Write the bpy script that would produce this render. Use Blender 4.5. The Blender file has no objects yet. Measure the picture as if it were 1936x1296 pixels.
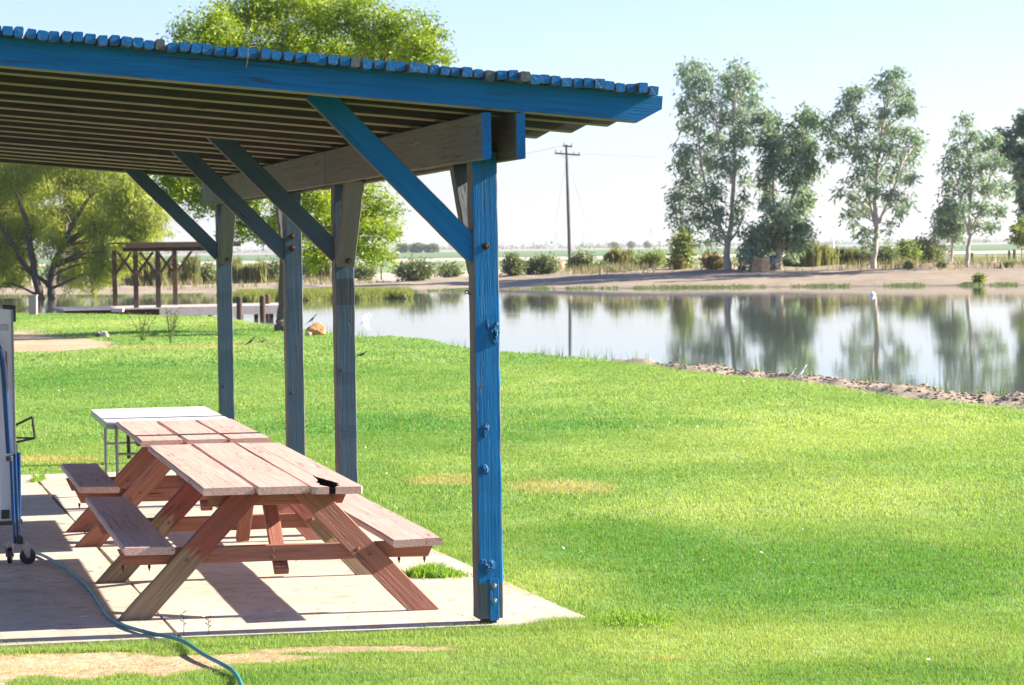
import bpy, bmesh, math, random
import numpy as np
from mathutils import Vector, Matrix

random.seed(7)
rng = np.random.default_rng(11)
S = bpy.context.scene
COL = S.collection
R_ = math.radians

# ------------------------------------------------------------------ camera
FPX, CAMH = 4900.0, 2.12                    # focal length in photo pixels (1936 wide), eye height
PITCH, ROLL = math.atan((648 - 468.5) / FPX), R_(.8)
_F = np.array([0, math.cos(PITCH), -math.sin(PITCH)])
_U0 = np.array([0, math.sin(PITCH), math.cos(PITCH)])
_R0 = np.array([1., 0, 0])
_R = math.cos(ROLL) * _R0 - math.sin(ROLL) * _U0
_U = math.sin(ROLL) * _R0 + math.cos(ROLL) * _U0
EYE = np.array([0, 0, CAMH])
cam_d = bpy.data.cameras.new('camera')
cam = bpy.data.objects.new('camera', cam_d)
COL.objects.link(cam)
cam.matrix_world = Matrix(((_R[0], _U[0], -_F[0], 0), (_R[1], _U[1], -_F[1], 0), (_R[2], _U[2], -_F[2], CAMH), (0, 0, 0, 1)))
cam_d.sensor_width = 36
cam_d.lens = FPX / 1936 * 36
cam_d.clip_start, cam_d.clip_end = .5, 40000
cam_d.dof.use_dof = True
cam_d.dof.focus_distance = 15.5
cam_d.dof.aperture_fstop = 9
S.camera = cam

# ------------------------------------------------------------------ light
SHA = R_(13.2)                              # heading of the shelter
SUN_AZ, SUN_EL = R_(9.8), R_(27.5)         # azimuth measured from +X towards +Y
w = bpy.data.worlds.new('World'); S.world = w; w.use_nodes = True
nt = w.node_tree
sky = nt.nodes.new('ShaderNodeTexSky'); sky.sky_type = 'NISHITA'; sky.sun_disc = False
sky.sun_elevation = SUN_EL; sky.sun_rotation = R_(90) - SUN_AZ
sky.air_density, sky.dust_density, sky.ozone_density = 1.0, .7, 3.0
tint = nt.nodes.new('ShaderNodeMix'); tint.data_type = 'RGBA'; tint.blend_type = 'MULTIPLY'; tint.inputs[0].default_value = 1
tint.inputs[7].default_value = (.94, .93, 1.19, 1)                # cooler air than the model's default
nt.links.new(sky.outputs[0], tint.inputs[6]); nt.links.new(tint.outputs[2], nt.nodes['Background'].inputs[0])
nt.nodes['Background'].inputs[1].default_value = .062
sd = bpy.data.lights.new('sun', 'SUN'); sd.energy = 5; sd.angle = R_(.5); sd.color = (1, .93, .82)
sun = bpy.data.objects.new('sun', sd); COL.objects.link(sun)
sdir = Vector((math.cos(SUN_AZ) * math.cos(SUN_EL), math.sin(SUN_AZ) * math.cos(SUN_EL), math.sin(SUN_EL)))
sun.rotation_euler = sdir.to_track_quat('Z', 'Y').to_euler()
HAZE = .00009
S.view_settings.view_transform = 'Standard'; S.view_settings.look = 'None'
S.view_settings.exposure = 1.85; S.view_settings.gamma = 1
S.cycles.use_denoising = True
S.cycles.max_bounces = 6; S.cycles.diffuse_bounces = 3; S.cycles.glossy_bounces = 3
S.cycles.transmission_bounces = 4; S.cycles.transparent_max_bounces = 8; S.cycles.volume_bounces = 0

# ------------------------------------------------------------------ pixel -> place helpers
def ray(px, py): return _F + ((px - 968) * _R + (648 - py) * _U) / FPX
def G(px, py, z=0.):
    d = ray(px, py); return EYE + d * (z - CAMH) / d[2]
def at(px, py, depth):
    d = ray(px, py); return EYE + d * depth / d[1]
XS = np.array([math.cos(SHA), math.sin(SHA), 0]); YS = np.array([-math.sin(SHA), math.cos(SHA), 0])
ORG = G(929, 1180)
def SH(u, v, z=0.): return ORG + u * XS + v * YS + np.array([0, 0, z])
def loc(P):
    d = P - ORG; return d @ XS, d @ YS

def sstep(a, b, x):
    t = np.clip((x - a) / (b - a), 0, 1); return t * t * (3 - 2 * t)
_tab = rng.random((256, 256))
def vnoise(x, y):
    x = np.asarray(x, float); y = np.asarray(y, float)
    xi, yi = np.floor(x).astype(int), np.floor(y).astype(int)
    fx, fy = x - xi, y - yi
    fx, fy = fx * fx * (3 - 2 * fx), fy * fy * (3 - 2 * fy)
    a = _tab[xi & 255, yi & 255]; b = _tab[(xi + 1) & 255, yi & 255]
    c = _tab[xi & 255, (yi + 1) & 255]; d = _tab[(xi + 1) & 255, (yi + 1) & 255]
    return (a * (1 - fx) + b * fx) * (1 - fy) + (c * (1 - fx) + d * fx) * fy
def fbm(x, y, o=4):
    s, a, t = 0, .5, 0
    for k in range(o):
        s = s + a * vnoise(x * 2 ** k + 17 * k, y * 2 ** k + 31 * k); t += a; a *= .5
    return s / t

# ------------------------------------------------------------------ terrain shape
WATER = -.45
_cp = [(-2500, 590), (0, 591), (200, 593), (300, 595), (400, 598), (435, 602), (480, 609), (515, 614), (560, 619), (600, 625), (640, 631), (690, 636),
       (740, 634), (800, 639), (850, 649), (890, 657), (940, 662), (1000, 666), (1080, 673), (1190, 681), (1250, 687), (1320, 692),
       (1400, 701), (1500, 710), (1560, 713), (1650, 721), (1700, 728), (1800, 741), (1936, 753), (2200, 785), (3200, 900)]
CT = np.array([G(a, b)[0] / G(a, b)[1] for a, b in _cp]); CY = np.array([G(a, b)[1] for a, b in _cp])
_dp = [(1150, 681), (1240, 689), (1300, 700), (1400, 709), (1500, 718), (1600, 730), (1700, 748), (1800, 758), (1936, 770), (2200, 808), (3200, 930)]
DT = np.array([G(a, b)[0] / G(a, b)[1] for a, b in _dp]); DY = np.array([G(a, b)[1] for a, b in _dp])
_fp = [(-2500, 561), (0, 561), (250, 561), (400, 559), (600, 555), (820, 551), (900, 548), (1000, 547), (1200, 546), (1500, 543), (1936, 540), (3500, 530)]
FT = np.array([G(a, b, WATER)[0] / G(a, b, WATER)[1] for a, b in _fp]); FY = np.array([G(a, b, WATER)[1] for a, b in _fp])
_zt = [(-2500, -.15), (0, -.15), (400, -.15), (800, -.05), (950, .2), (1100, .42), (1250, .55), (1936, .68), (3500, .7)]
ZT = np.array([(a - 968) / FPX for a, b in _zt]); ZV = np.array([b for a, b in _zt])
BANKW = 22.
def crest(t): return np.interp(t, CT, CY)
def dirt_edge(t): return np.where(t < DT[0], crest(t) + 3, np.interp(t, DT, DY))
def far_shore(t): return np.interp(t, FT, FY)
PEN0, PEN1 = (400 - 968) / FPX, (800 - 968) / FPX
def pen_mask(x, y):
    t = x / y
    a = sstep(PEN0, PEN0 + .012, t) * (1 - sstep(PEN1 - .006, PEN1, t))
    return a * sstep(131.5, 134.5, y + 1.2 * np.sin(t * 300)) * (1 - sstep(141, 147, y))
def zground(x, y):
    x = np.asarray(x, float); y = np.asarray(y, float)
    t = np.clip(x / np.maximum(y, 1), -.6, .6)
    c = crest(t)
    s = y - c
    wig = (fbm(x * .35, y * .35) - .5) * 1.6
    near = -.02 - sstep(-.3, 5, s + wig * .4) * 1.25
    dm = sstep(-.2, .4, (y - dirt_edge(t)) + wig * .6) * (1 - sstep(.5, 3, s))
    near = near + dm * ((fbm(x * 2.2, y * 1.1, 5) - .45) * .30)
    fs = far_shore(t)
    zt = np.interp(t, ZT, ZV)
    u = y - fs + wig * .5
    k = np.clip(u / BANKW, 0, 1)
    far = np.where(u < 0, WATER + u * .15, WATER + (zt - WATER) * (1 - (1 - k) ** 1.6) + (fbm(x * .5, y * .25, 5) - .5) * .34 * k)
    far = np.where(u > BANKW, zt + (0 - zt) * sstep(BANKW, 160, u), far)
    far = np.maximum(far, -1.27)
    z = np.maximum(near, np.where(y > c + 15, far, -1.3))
    z = np.where(y > fs - 5, np.maximum(far, -1.27), z)
    return z + pen_mask(x, y) * .95 * (z < -.3)
def hit(px, py):
    d = ray(px, py); d = d / d[1]
    ys = np.concatenate([np.arange(9, 230, .1), np.arange(230, 6000, 2.)])
    P = EYE[None] + d[None] * ys[:, None]
    b = np.nonzero(P[:, 2] <= zground(P[:, 0], P[:, 1]))[0]
    return P[b[0]] if len(b) else P[-1]

# ------------------------------------------------------------------ object helpers
def tag(o, label=None, cat=None, group=None, kind=None):
    if label: o['label'] = label
    if cat: o['category'] = cat
    if group: o['group'] = group
    if kind: o['kind'] = kind
    return o
def empty(name, P, rz=0., label=None, cat=None, group=None):
    o = bpy.data.objects.new(name, None); COL.objects.link(o)
    o.empty_display_size = .2
    o.location = Vector([float(c) for c in P]); o.rotation_euler = (0, 0, rz)
    return tag(o, label, cat, group)
def link(name, me, mats, parent=None, M=None):
    for m in (mats if isinstance(mats, (list, tuple)) else [mats]): me.materials.append(m)
    o = bpy.data.objects.new(name, me); COL.objects.link(o)
    if parent: o.parent = parent
    if M is not None: o.matrix_local = M
    return o
def from_bm(name, bm, mats, parent=None, M=None, smooth=False):
    bmesh.ops.recalc_face_normals(bm, faces=bm.faces)
    me = bpy.data.meshes.new(name); bm.to_mesh(me); bm.free()
    if smooth: me.polygons.foreach_set('use_smooth', [True] * len(me.polygons))
    return link(name, me, mats, parent, M)
def mesh_np(name, V, F, attrs=None, smooth=False):
    """V (n,3), F (m,k) all faces of one size; attrs: name -> per-point floats or rgb"""
    me = bpy.data.meshes.new(name)
    V = np.ascontiguousarray(V, np.float32); F = np.ascontiguousarray(F, np.int32)
    me.vertices.add(len(V)); me.vertices.foreach_set('co', V.ravel())
    m, k = F.shape
    me.loops.add(m * k); me.loops.foreach_set('vertex_index', F.ravel())
    me.polygons.add(m); me.polygons.foreach_set('loop_start', np.arange(0, m * k, k, dtype=np.int32))
    if smooth: me.polygons.foreach_set('use_smooth', np.ones(m, bool))
    for an, av in (attrs or {}).items():
        av = np.asarray(av, np.float32)
        if av.ndim == 1:
            me.attributes.new(an, 'FLOAT', 'POINT').data.foreach_set('value', av)
        else:
            me.attributes.new(an, 'FLOAT_COLOR', 'POINT').data.foreach_set('color', np.concatenate([av, np.ones((len(av), 1), np.float32)], 1).ravel())
    me.update(calc_edges=True); me.validate()
    return me
def frame(p0, zdir, xdir):
    z = Vector(zdir).normalized(); x = Vector(xdir); x = (x - z * x.dot(z)).normalized(); y = z.cross(x)
    return Matrix(((x[0], y[0], z[0], p0[0]), (x[1], y[1], z[1], p0[1]), (x[2], y[2], z[2], p0[2]), (0, 0, 0, 1)))
def add_bar(bm, p0, p1, wx, wy, xdir, bev=.005, segs=1, jit=0., M=None, cut0=0., cut1=0.):
    """a squared timber from p0 to p1; cut0/cut1 slide the ends' +x side along the length"""
    p0, p1 = Vector(p0), Vector(p1); Lz = (p1 - p0).length
    T = frame(p0, p1 - p0, xdir)
    if M is not None: T = M @ T
    b = min(bev, wx * .3, wy * .3); hx, hy = wx / 2, wy / 2
    sec = [(-hx + b, -hy), (hx - b, -hy), (hx, -hy + b), (hx, hy - b), (hx - b, hy), (-hx + b, hy), (-hx, hy - b), (-hx, -hy + b)]
    rings = []
    for k in range(segs + 1):
        f_ = k / segs
        ox, oy = (random.gauss(0, jit), random.gauss(0, jit)) if jit else (0, 0)
        ring = []
        for (x, y) in sec:
            zz = Lz * f_ + (1 - f_) * cut0 * x / hx + f_ * cut1 * x / hx
            j = random.gauss(0, jit * .5) if jit else 0
            ring.append(bm.verts.new(T @ Vector((x * (1 + j / hx) + ox, y * (1 + j / hx) + oy, zz))))
        rings.append(ring)
    fs = []
    for k in range(segs):
        a, c = rings[k], rings[k + 1]
        for i in range(8):
            fs.append(bm.faces.new((a[i], a[(i + 1) % 8], c[(i + 1) % 8], c[i])))
    fs.append(bm.faces.new(rings[0][::-1])); fs.append(bm.faces.new(rings[-1]))
    return fs
def timber(name, parent, p0, p1, wx, wy, xdir, mats, bev=.005, segs=1, jit=0., front=None, cut0=0., cut1=0.):
    """a timber as its own object, local Z along its length (so that grain follows it); with two
    materials the faces towards 'front' (parent's space) take the first, all the others the second"""
    bm = bmesh.new()
    p0, p1 = Vector(p0), Vector(p1)
    M = frame(p0, p1 - p0, xdir)
    add_bar(bm, (0, 0, 0), (0, 0, (p1 - p0).length), wx, wy, (1, 0, 0), bev, segs, jit, None, cut0, cut1)
    bmesh.ops.recalc_face_normals(bm, faces=bm.faces)
    if front is not None:
        R3 = M.to_3x3(); fr = Vector(front)
        for f in bm.faces: f.material_index = 0 if (R3 @ f.normal).dot(fr) > .75 else 1
    return from_bm(name, bm, mats, parent, M)
def add_tube(bm, pts, rad, n=8, caps=True):
    pts = [Vector(p) for p in pts]
    rad = rad if isinstance(rad, (list, tuple)) else [rad] * len(pts)
    rings = []; up = Vector((.13, .21, 1))
    for i, p in enumerate(pts):
        d = (pts[min(i + 1, len(pts) - 1)] - pts[max(i - 1, 0)]).normalized()
        u = d.cross(up)
        if u.length < .05: u = d.cross(Vector((1, 0, 0)))
        u.normalize(); v = d.cross(u)
        rings.append([bm.verts.new(p + (u * math.cos(2 * math.pi * k / n) + v * math.sin(2 * math.pi * k / n)) * rad[i]) for k in range(n)])
    for a, c in zip(rings, rings[1:]):
        for k in range(n): bm.faces.new((a[k], a[(k + 1) % n], c[(k + 1) % n], c[k]))
    if caps:
        bm.faces.new(rings[0][::-1]); bm.faces.new(rings[-1])
def add_lathe(bm, prof, M=Matrix(), n=16):
    rings = [[bm.verts.new(M @ Vector((r * math.cos(2 * math.pi * k / n), r * math.sin(2 * math.pi * k / n), z))) for k in range(n)] for r, z in prof]
    for a, c in zip(rings, rings[1:]):
        for k in range(n): bm.faces.new((a[k], a[(k + 1) % n], c[(k + 1) % n], c[k]))
    bm.faces.new(rings[0][::-1]); bm.faces.new(rings[-1])
def add_prism(bm, poly, z0, z1, M=Matrix()):
    a = [bm.verts.new(M @ Vector((x, y, z0))) for x, y in poly]; c = [bm.verts.new(M @ Vector((x, y, z1))) for x, y in poly]
    n = len(poly)
    for k in range(n): bm.faces.new((a[k], a[(k + 1) % n], c[(k + 1) % n], c[k]))
    bm.faces.new(a[::-1]); bm.faces.new(c)
def spline(pts, n):
    P = [np.array(p, float) for p in pts]; P = [2 * P[0] - P[1]] + P + [2 * P[-1] - P[-2]]
    out = []
    for i in range(1, len(P) - 2):
        for k in range(n):
            t = k / n
            out.append(.5 * ((2 * P[i]) + (-P[i - 1] + P[i + 1]) * t + (2 * P[i - 1] - 5 * P[i] + 4 * P[i + 1] - P[i + 2]) * t * t + (-P[i - 1] + 3 * P[i] - 3 * P[i + 1] + P[i + 2]) * t ** 3))
    return out + [P[-2]]

# ------------------------------------------------------------------ materials
class N:
    def __init__(s, name):
        s.m = bpy.data.materials.new(name); s.m.use_nodes = True; s.t = s.m.node_tree
        s.b = s.t.nodes['Principled BSDF']; s.out = s.t.nodes['Material Output']
    def n(s, ty, **kw):
        o = s.t.nodes.new(ty)
        for k, v in kw.items():
            if k in o.inputs: o.inputs[k].default_value = v
            else: setattr(o, k, v)
        return o
    def l(s, a, b): s.t.links.new(a, b)
    def coords(s, scale, rnd=True, kind='Object'):
        tc = s.n('ShaderNodeTexCoord'); mp = s.n('ShaderNodeMapping'); mp.inputs['Scale'].default_value = scale
        s.l(tc.outputs[kind], mp.inputs['Vector'])
        if rnd:
            oi = s.n('ShaderNodeObjectInfo'); mu = s.n('ShaderNodeMath', operation='MULTIPLY'); mu.inputs[1].default_value = 53.
            s.l(oi.outputs['Random'], mu.inputs[0]); s.l(mu.outputs[0], mp.inputs['Location'])
        return mp.outputs[0]
    def noise(s, vec, scale=1., detail=4., rough=.55):
        o = s.n('ShaderNodeTexNoise'); o.inputs['Scale'].default_value = scale; o.inputs['Detail'].default_value = detail; o.inputs['Roughness'].default_value = rough
        s.l(vec, o.inputs['Vector']); return o.outputs['Fac']
    def ramp(s, fac, stops):
        o = s.n('ShaderNodeValToRGB'); e = o.color_ramp.elements
        while len(e) < len(stops): e.new(.5)
        for q, (p, c) in zip(e, stops):
            q.position = p; q.color = (*c, 1) if len(c) == 3 else c
        s.l(fac, o.inputs['Fac']); return o.outputs['Color']
    def maprange(s, v, a, b, c=0., d=1.):
        o = s.n('ShaderNodeMapRange'); o.inputs[1].default_value = a; o.inputs[2].default_value = b; o.inputs[3].default_value = c; o.inputs[4].default_value = d
        s.l(v, o.inputs[0]); return o.outputs[0]
    def mix(s, fac, a, b, blend='MIX'):
        o = s.n('ShaderNodeMix', data_type='RGBA', blend_type=blend)
        for sock, v in ((0, fac), (6, a), (7, b)):
            if hasattr(v, 'is_linked') or isinstance(v, bpy.types.NodeSocket): s.l(v, o.inputs[sock])
            else: o.inputs[sock].default_value = v if sock == 0 else (*v, 1)
        return o.outputs[2]
    def math(s, op, a, b=0.):
        o = s.n('ShaderNodeMath', operation=op)
        for i, v in enumerate((a, b)):
            if isinstance(v, bpy.types.NodeSocket): s.l(v, o.inputs[i])
            else: o.inputs[i].default_value = v
        return o.outputs[0]
    def bump(s, h, strength=.3, dist=.01):
        o = s.n('ShaderNodeBump'); o.inputs['Strength'].default_value = strength; o.inputs['Distance'].default_value = dist
        s.l(h, o.inputs['Height']); s.l(o.outputs[0], s.b.inputs['Normal'])
    def col(s, c):
        if isinstance(c, bpy.types.NodeSocket): s.l(c, s.b.inputs['Base Color'])
        else: s.b.inputs['Base Color'].default_value = (*c, 1)
    def set(s, rough=.6, metal=0., spec=.5):
        s.b.inputs['Roughness'].default_value = rough; s.b.inputs['Metallic'].default_value = metal; s.b.inputs['Specular IOR Level'].default_value = spec
        return s.m

def wood(name, paint, paint2, raw, peel=.62, soft=.05, rough=.6, bump=.5, footraw=None, spec=.25, crack=.8):
    k = N(name)
    g = k.noise(k.coords((70, 70, 2.2)), 1, 5, .6)              # grain along local Z
    big = k.noise(k.coords((5, 5, 1.3)), 1, 3)
    fine = k.noise(k.coords((160, 160, 22)), 1, 3)
    c = k.mix(k.maprange(big, .3, .7), paint, paint2)
    c = k.mix(k.maprange(g, .3, .75), c, tuple(v * .72 for v in paint2))
    patch = k.math('ADD', k.math('MULTIPLY', g, .55), k.math('MULTIPLY', big, .5))
    if footraw is not None:
        tc = k.n('ShaderNodeTexCoord'); sp = k.n('ShaderNodeSeparateXYZ'); k.l(tc.outputs['Object'], sp.inputs[0])
        patch = k.math('ADD', patch, k.maprange(sp.outputs['Z'], footraw - .14, footraw + .14, .5, 0.))
    pm = k.maprange(patch, peel, peel + soft)
    rawc = k.mix(k.maprange(g, .35, .65), tuple(v * .55 for v in raw), raw)
    c = k.mix(pm, c, rawc)
    k.col(c)
    cr = k.noise(k.coords((19, 19, .55)), 1, 3, .5); ck = k.noise(k.coords((4, 4, 1.1)), 1, 2)
    cm = k.math('MULTIPLY', k.maprange(k.math('ABSOLUTE', k.math('SUBTRACT', cr, .5)), .004, .011, 1., 0.), k.maprange(ck, .46, .56))
    c = k.mix(k.math('MULTIPLY', cm, crack), c, tuple(v * .18 for v in raw)); k.col(c)
    h = k.math('ADD', k.math('MULTIPLY', g, 1.), k.math('MULTIPLY', fine, .4))
    h = k.math('SUBTRACT', h, k.math('MULTIPLY', cm, .9))
    h = k.math('SUBTRACT', h, k.math('MULTIPLY', pm, .35))
    k.bump(h, bump, .006)
    return k.set(rough, 0, spec)

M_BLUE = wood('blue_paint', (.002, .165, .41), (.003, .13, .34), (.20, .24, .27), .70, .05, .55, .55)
M_KNOT = wood('knot_paint', (.002, .12, .30), (.003, .075, .19), (.10, .12, .13), .60, .06, .55, .9)
M_GREY = wood('grey_weathered_paint', (.17, .145, .13), (.13, .115, .105), (.24, .2, .16), .62, .1, .75, .45)
M_BLUESHADE = wood('shaded_blue_paint', (.042, .092, .14), (.045, .084, .122), (.15, .15, .15), .69, .06, .6, .5)  # blue paint greyed and darkened: the shade under the roof is in the colour
M_GREYBLUE = wood('grey_blue_paint', (.12, .14, .145), (.10, .115, .12), (.2, .19, .17), .66, .08, .7, .45)
M_BARE = wood('bare_grey_timber', (.04, .06, .075), (.03, .045, .055), (.16, .17, .17), .62, .06, .8, .5)
M_DARK = wood('shaded_roof_timber', (.075, .074, .068), (.055, .054, .051), (.1, .09, .07), .64, .1, .8, .4)  # shade on the rafter sides is put into this dark colour
M_TAN = wood('underside_timber', (.30, .26, .195), (.23, .2, .15), (.36, .29, .2), .6, .1, .8, .4)  # unpainted tan, paler than the sides: ground bounce light is in the colour
M_RED = wood('red_brown_paint', (.39, .165, .11), (.31, .125, .085), (.34, .2, .13), .66, .06, .6, .5)
M_TOP = wood('faded_red_paint', (.66, .44, .38), (.56, .34, .28), (.55, .41, .31), .60, .08, .65, .5)
M_LEG = wood('worn_leg_paint', (.29, .085, .06), (.24, .07, .05), (.29, .205, .13), .66, .06, .65, .8, footraw=.5)
M_ROT = wood('rotten_timber', (.035, .02, .014), (.02, .012, .009), (.06, .035, .02), .62, .1, .95, .9)
M_DOCK = wood('dock_timber', (.62, .53, .47), (.54, .45, .4), (.45, .38, .3), .62, .08, .8, .3)
M_BROWN = wood('brown_timber', (.12, .07, .048), (.085, .052, .037), (.2, .13, .08), .66, .08, .75, .4)

def simple(name, c, rough=.5, metal=0., var=.15, scale=30., bump=0.):
    k = N(name); nz = k.noise(k.coords((1, 1, 1)), scale, 4)
    k.col(k.mix(k.maprange(nz, .3, .7), tuple(v * (1 - var) for v in c), tuple(min(1, v * (1 + var)) for v in c)))
    if bump: k.bump(nz, bump, .01)
    return k.set(rough, metal)
M_STEEL = simple('dull_steel', (.32, .32, .32), .4, .9)
M_RUST = simple('rusty_steel', (.05, .032, .025), .6, .6, .35, 90)
M_BLACK = simple('black_plastic', (.02, .02, .022), .45)
M_WHITE = simple('white_laminate', (.80, .80, .79), .4, 0, .03, 4)
M_PANEL = simple('pale_grey_panel', (.50, .54, .58), .45, 0, .06, 5)
M_BLUETUBE = simple('blue_enamel_tube', (.01, .045, .14), .2, .2)
M_GREYTUBE = simple('grey_steel_tube', (.22, .23, .24), .35, .8)
M_HOSE = simple('teal_hose', (.03, .20, .20), .45, 0, .3, 4)
M_ROCK = simple('orange_rock', (.42, .21, .09), .9, 0, .4, 5, .6)
M_PALEROCK = simple('pale_rock', (.5, .43, .33), .9, 0, .3, 6, .6)
M_POLE = simple('pole_timber', (.065, .062, .056), .85, 0, .3, 3)
M_BARREL = simple('blue_barrel_plastic', (.01, .10, .5), .4)
M_TANBOX = simple('tan_block', (.55, .36, .2), .85, 0, .15, 4)
M_BARK = simple('brown_bark', (.11, .085, .065), .95, 0, .45, 14, .8)
M_PALEBARK = simple('pale_bark', (.42, .36, .30), .9, 0, .3, 3, .4)
M_DARKBIRD = simple('dark_feathers', (.02, .02, .022), .5)
M_BROWNBIRD = simple('brown_feathers', (.2, .12, .07), .7)
M_WHITEBIRD = simple('white_feathers', (.8, .8, .8), .7, 0, .05)
M_GREYBIRD = simple('grey_feathers', (.35, .36, .38), .7)
M_HAZETREE = simple('far_foliage', (.06, .08, .07), .9, 0, .3, .05)
M_PYLON = simple('pylon_steel', (.3, .32, .34), .6, .3)
M_WIRE = simple('dark_wire', (.1, .1, .11), .6)

def leafmat(name, a, b, trans=.45, rough=.5):
    k = N(name)
    at_ = k.n('ShaderNodeAttribute'); at_.attribute_name = 'var'
    c = k.mix(at_.outputs['Fac'], a, b)
    k.col(c); k.set(rough, 0, .3)
    tr = k.n('ShaderNodeBsdfTranslucent'); k.l(k.mix(1., c, (1.15, 1.2, .7), 'MULTIPLY'), tr.inputs['Color'])
    mx = k.n('ShaderNodeMixShader'); mx.inputs[0].default_value = trans
    k.l(k.b.outputs[0], mx.inputs[1]); k.l(tr.outputs[0], mx.inputs[2]); k.l(mx.outputs[0], k.out.inputs['Surface'])
    return k.m
L_EUC = leafmat('eucalyptus_leaf', (.125, .205, .155), (.30, .38, .25), .38)
L_LOCUST = leafmat('yellow_green_leaf', (.10, .19, .010), (.38, .44, .03), .4)
L_WILLOW = leafmat('willow_leaf', (.20, .26, .04), (.48, .49, .12), .55)
L_BUSH = leafmat('bush_leaf', (.11, .15, .07), (.24, .26, .11), .3)
L_PAMPAS = leafmat('straw_grass', (.16, .18, .07), (.34, .32, .14), .4)
L_LIGHT = leafmat('light_shrub_leaf', (.17, .22, .06), (.28, .32, .10), .4)
L_LAWN = leafmat('fresh_grass_blade', (.10, .26, .02), (.30, .42, .06), .45)
L_OCHRE = leafmat('ochre_shrub_leaf', (.22, .17, .07), (.32, .26, .11), .35)
L_REED = leafmat('reed_blade', (.10, .16, .03), (.34, .32, .09), .4)
L_SCRUB = leafmat('dry_scrub_blade', (.16, .15, .07), (.36, .30, .17), .3)
L_GREEN = leafmat('shore_grass_blade', (.06, .13, .02), (.16, .22, .05), .4)

def grassmat():
    k = N('lawn_blade')
    at_ = k.n('ShaderNodeAttribute'); at_.attribute_name = 'col'
    k.col(at_.outputs['Color']); k.set(.5, 0, .25)
    tr = k.n('ShaderNodeBsdfTranslucent'); k.l(k.mix(1., at_.outputs['Color'], (1.1, 1.1, .6), 'MULTIPLY'), tr.inputs['Color'])
    mx = k.n('ShaderNodeMixShader'); mx.inputs[0].default_value = .45
    k.l(k.b.outputs[0], mx.inputs[1]); k.l(tr.outputs[0], mx.inputs[2]); k.l(mx.outputs[0], k.out.inputs['Surface'])
    return k.m
M_GRASS = grassmat()

def groundmat():
    k = N('ground_soil')
    at_ = k.n('ShaderNodeAttribute'); at_.attribute_name = 'col'
    v = k.coords((1, 1, 1), False)
    a = k.noise(v, 14, 6, .65); b = k.noise(v, .6, 4)
    c = k.mix(1., at_.outputs['Color'], k.ramp(a, [(.25, (.62, .62, .62)), (.75, (1.3, 1.3, 1.3))]), 'MULTIPLY')
    c = k.mix(1., c, k.ramp(b, [(.3, (.82, .82, .82)), (.7, (1.15, 1.15, 1.15))]), 'MULTIPLY')
    k.col(c); k.bump(a, .6, .03)
    return k.set(.95, 0, .1)
M_GROUND = groundmat()

def concrete():
    k = N('concrete'); v = k.coords((1, 1, 1), False)
    big = k.noise(v, .9, 5); mid = k.noise(v, 7, 6, .65); fine = k.noise(v, 160, 3)
    c = k.ramp(big, [(.3, (.43, .355, .275)), (.7, (.53, .45, .36))])
    c = k.mix(1., c, k.ramp(mid, [(.28, (.72, .69, .66)), (.5, (1., 1., 1.)), (.7, (1.06, 1.05, 1.04))]), 'MULTIPLY')
    blot = k.noise(v, 2.3, 3, .6); c = k.mix(k.maprange(blot, .60, .72, 0., .45), c, (.27, .2, .145))
    crk = k.noise(v, .8, 5, .7); c = k.mix(k.maprange(k.math('ABSOLUTE', k.math('SUBTRACT', crk, .47)), .0008, .0022, .8, 0.), c, (.12, .09, .07))
    c = k.mix(k.maprange(fine, .66, .72), c, (.2, .15, .11))
    k.col(c); k.bump(fine, .25, .003)
    return k.set(.85, 0, .25)
M_CONC = concrete()

def watermat():
    k = N('pond_water')
    v = k.coords((1, 1, 1), False)
    a = k.noise(k.coords((.3, 1.2, 1), False), 1., 3, .5); b = k.noise(k.coords((.6, 1., 1), False), 4.5, 2, .5); patch = k.noise(k.coords((.03, .09, 1), False), 1., 3)
    amp = k.maprange(patch, .35, .65, .35, 1.)
    h = k.math('ADD', k.math('MULTIPLY', a, 1.), k.math('MULTIPLY', b, .38))
    h = k.math('MULTIPLY', h, amp)
    k.col((.11, .13, .105)); k.bump(h, .052, .05)
    k.b.inputs['IOR'].default_value = 1.45
    return k.set(.03, 0, .5)
M_WATER = watermat()

# ------------------------------------------------------------------ ground
def in_slab(u, v, g=0.):
    wob = (fbm(u * 6 + 40, v * 6, 3) - .5) * .17
    front = np.interp(u, [-6, -2.7, -.3, .6], [.12, .09, -.06, .12])
    right = np.interp(v, [0, .3, 4, 12], [.62, .56, .40, .40])
    return (v > front - g + wob * .6) & (v < 11.1 + g + wob) & (u < right + g + wob * .8) & (u > -6.5)
def ell(x, y, px, py, rx, ry, z=0.):
    c, a, b = G(px, py, z), G(px + rx, py, z), G(px, py + ry, z)
    return np.sqrt(((x - c[0] - (y - c[1]) * c[0] / c[1]) / (a[0] - c[0])) ** 2 + ((y - c[1]) / (b[1] - c[1])) ** 2)
def sand_front(x, y):
    """bare strip of soil in front of the slab: 1 = bare"""
    d = np.minimum(ell(x, y, 120, 1252, 330, 22), np.minimum(ell(x, y, -250, 1258, 420, 30), np.minimum(ell(x, y, 430, 1240, 230, 10), ell(x, y, 640, 1222, 210, 7))))
    return 1 - sstep(.75, 1.15, d + (fbm(x * 5, y * 5) - .5) * .9)
def sand_left(x, y):
    d = np.minimum(ell(x, y, 20, 648, 190, 17), ell(x, y, -150, 640, 250, 26))
    return 1 - sstep(.85, 1.1, d + (fbm(x * .7, y * .5) - .5) * .5)
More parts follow.
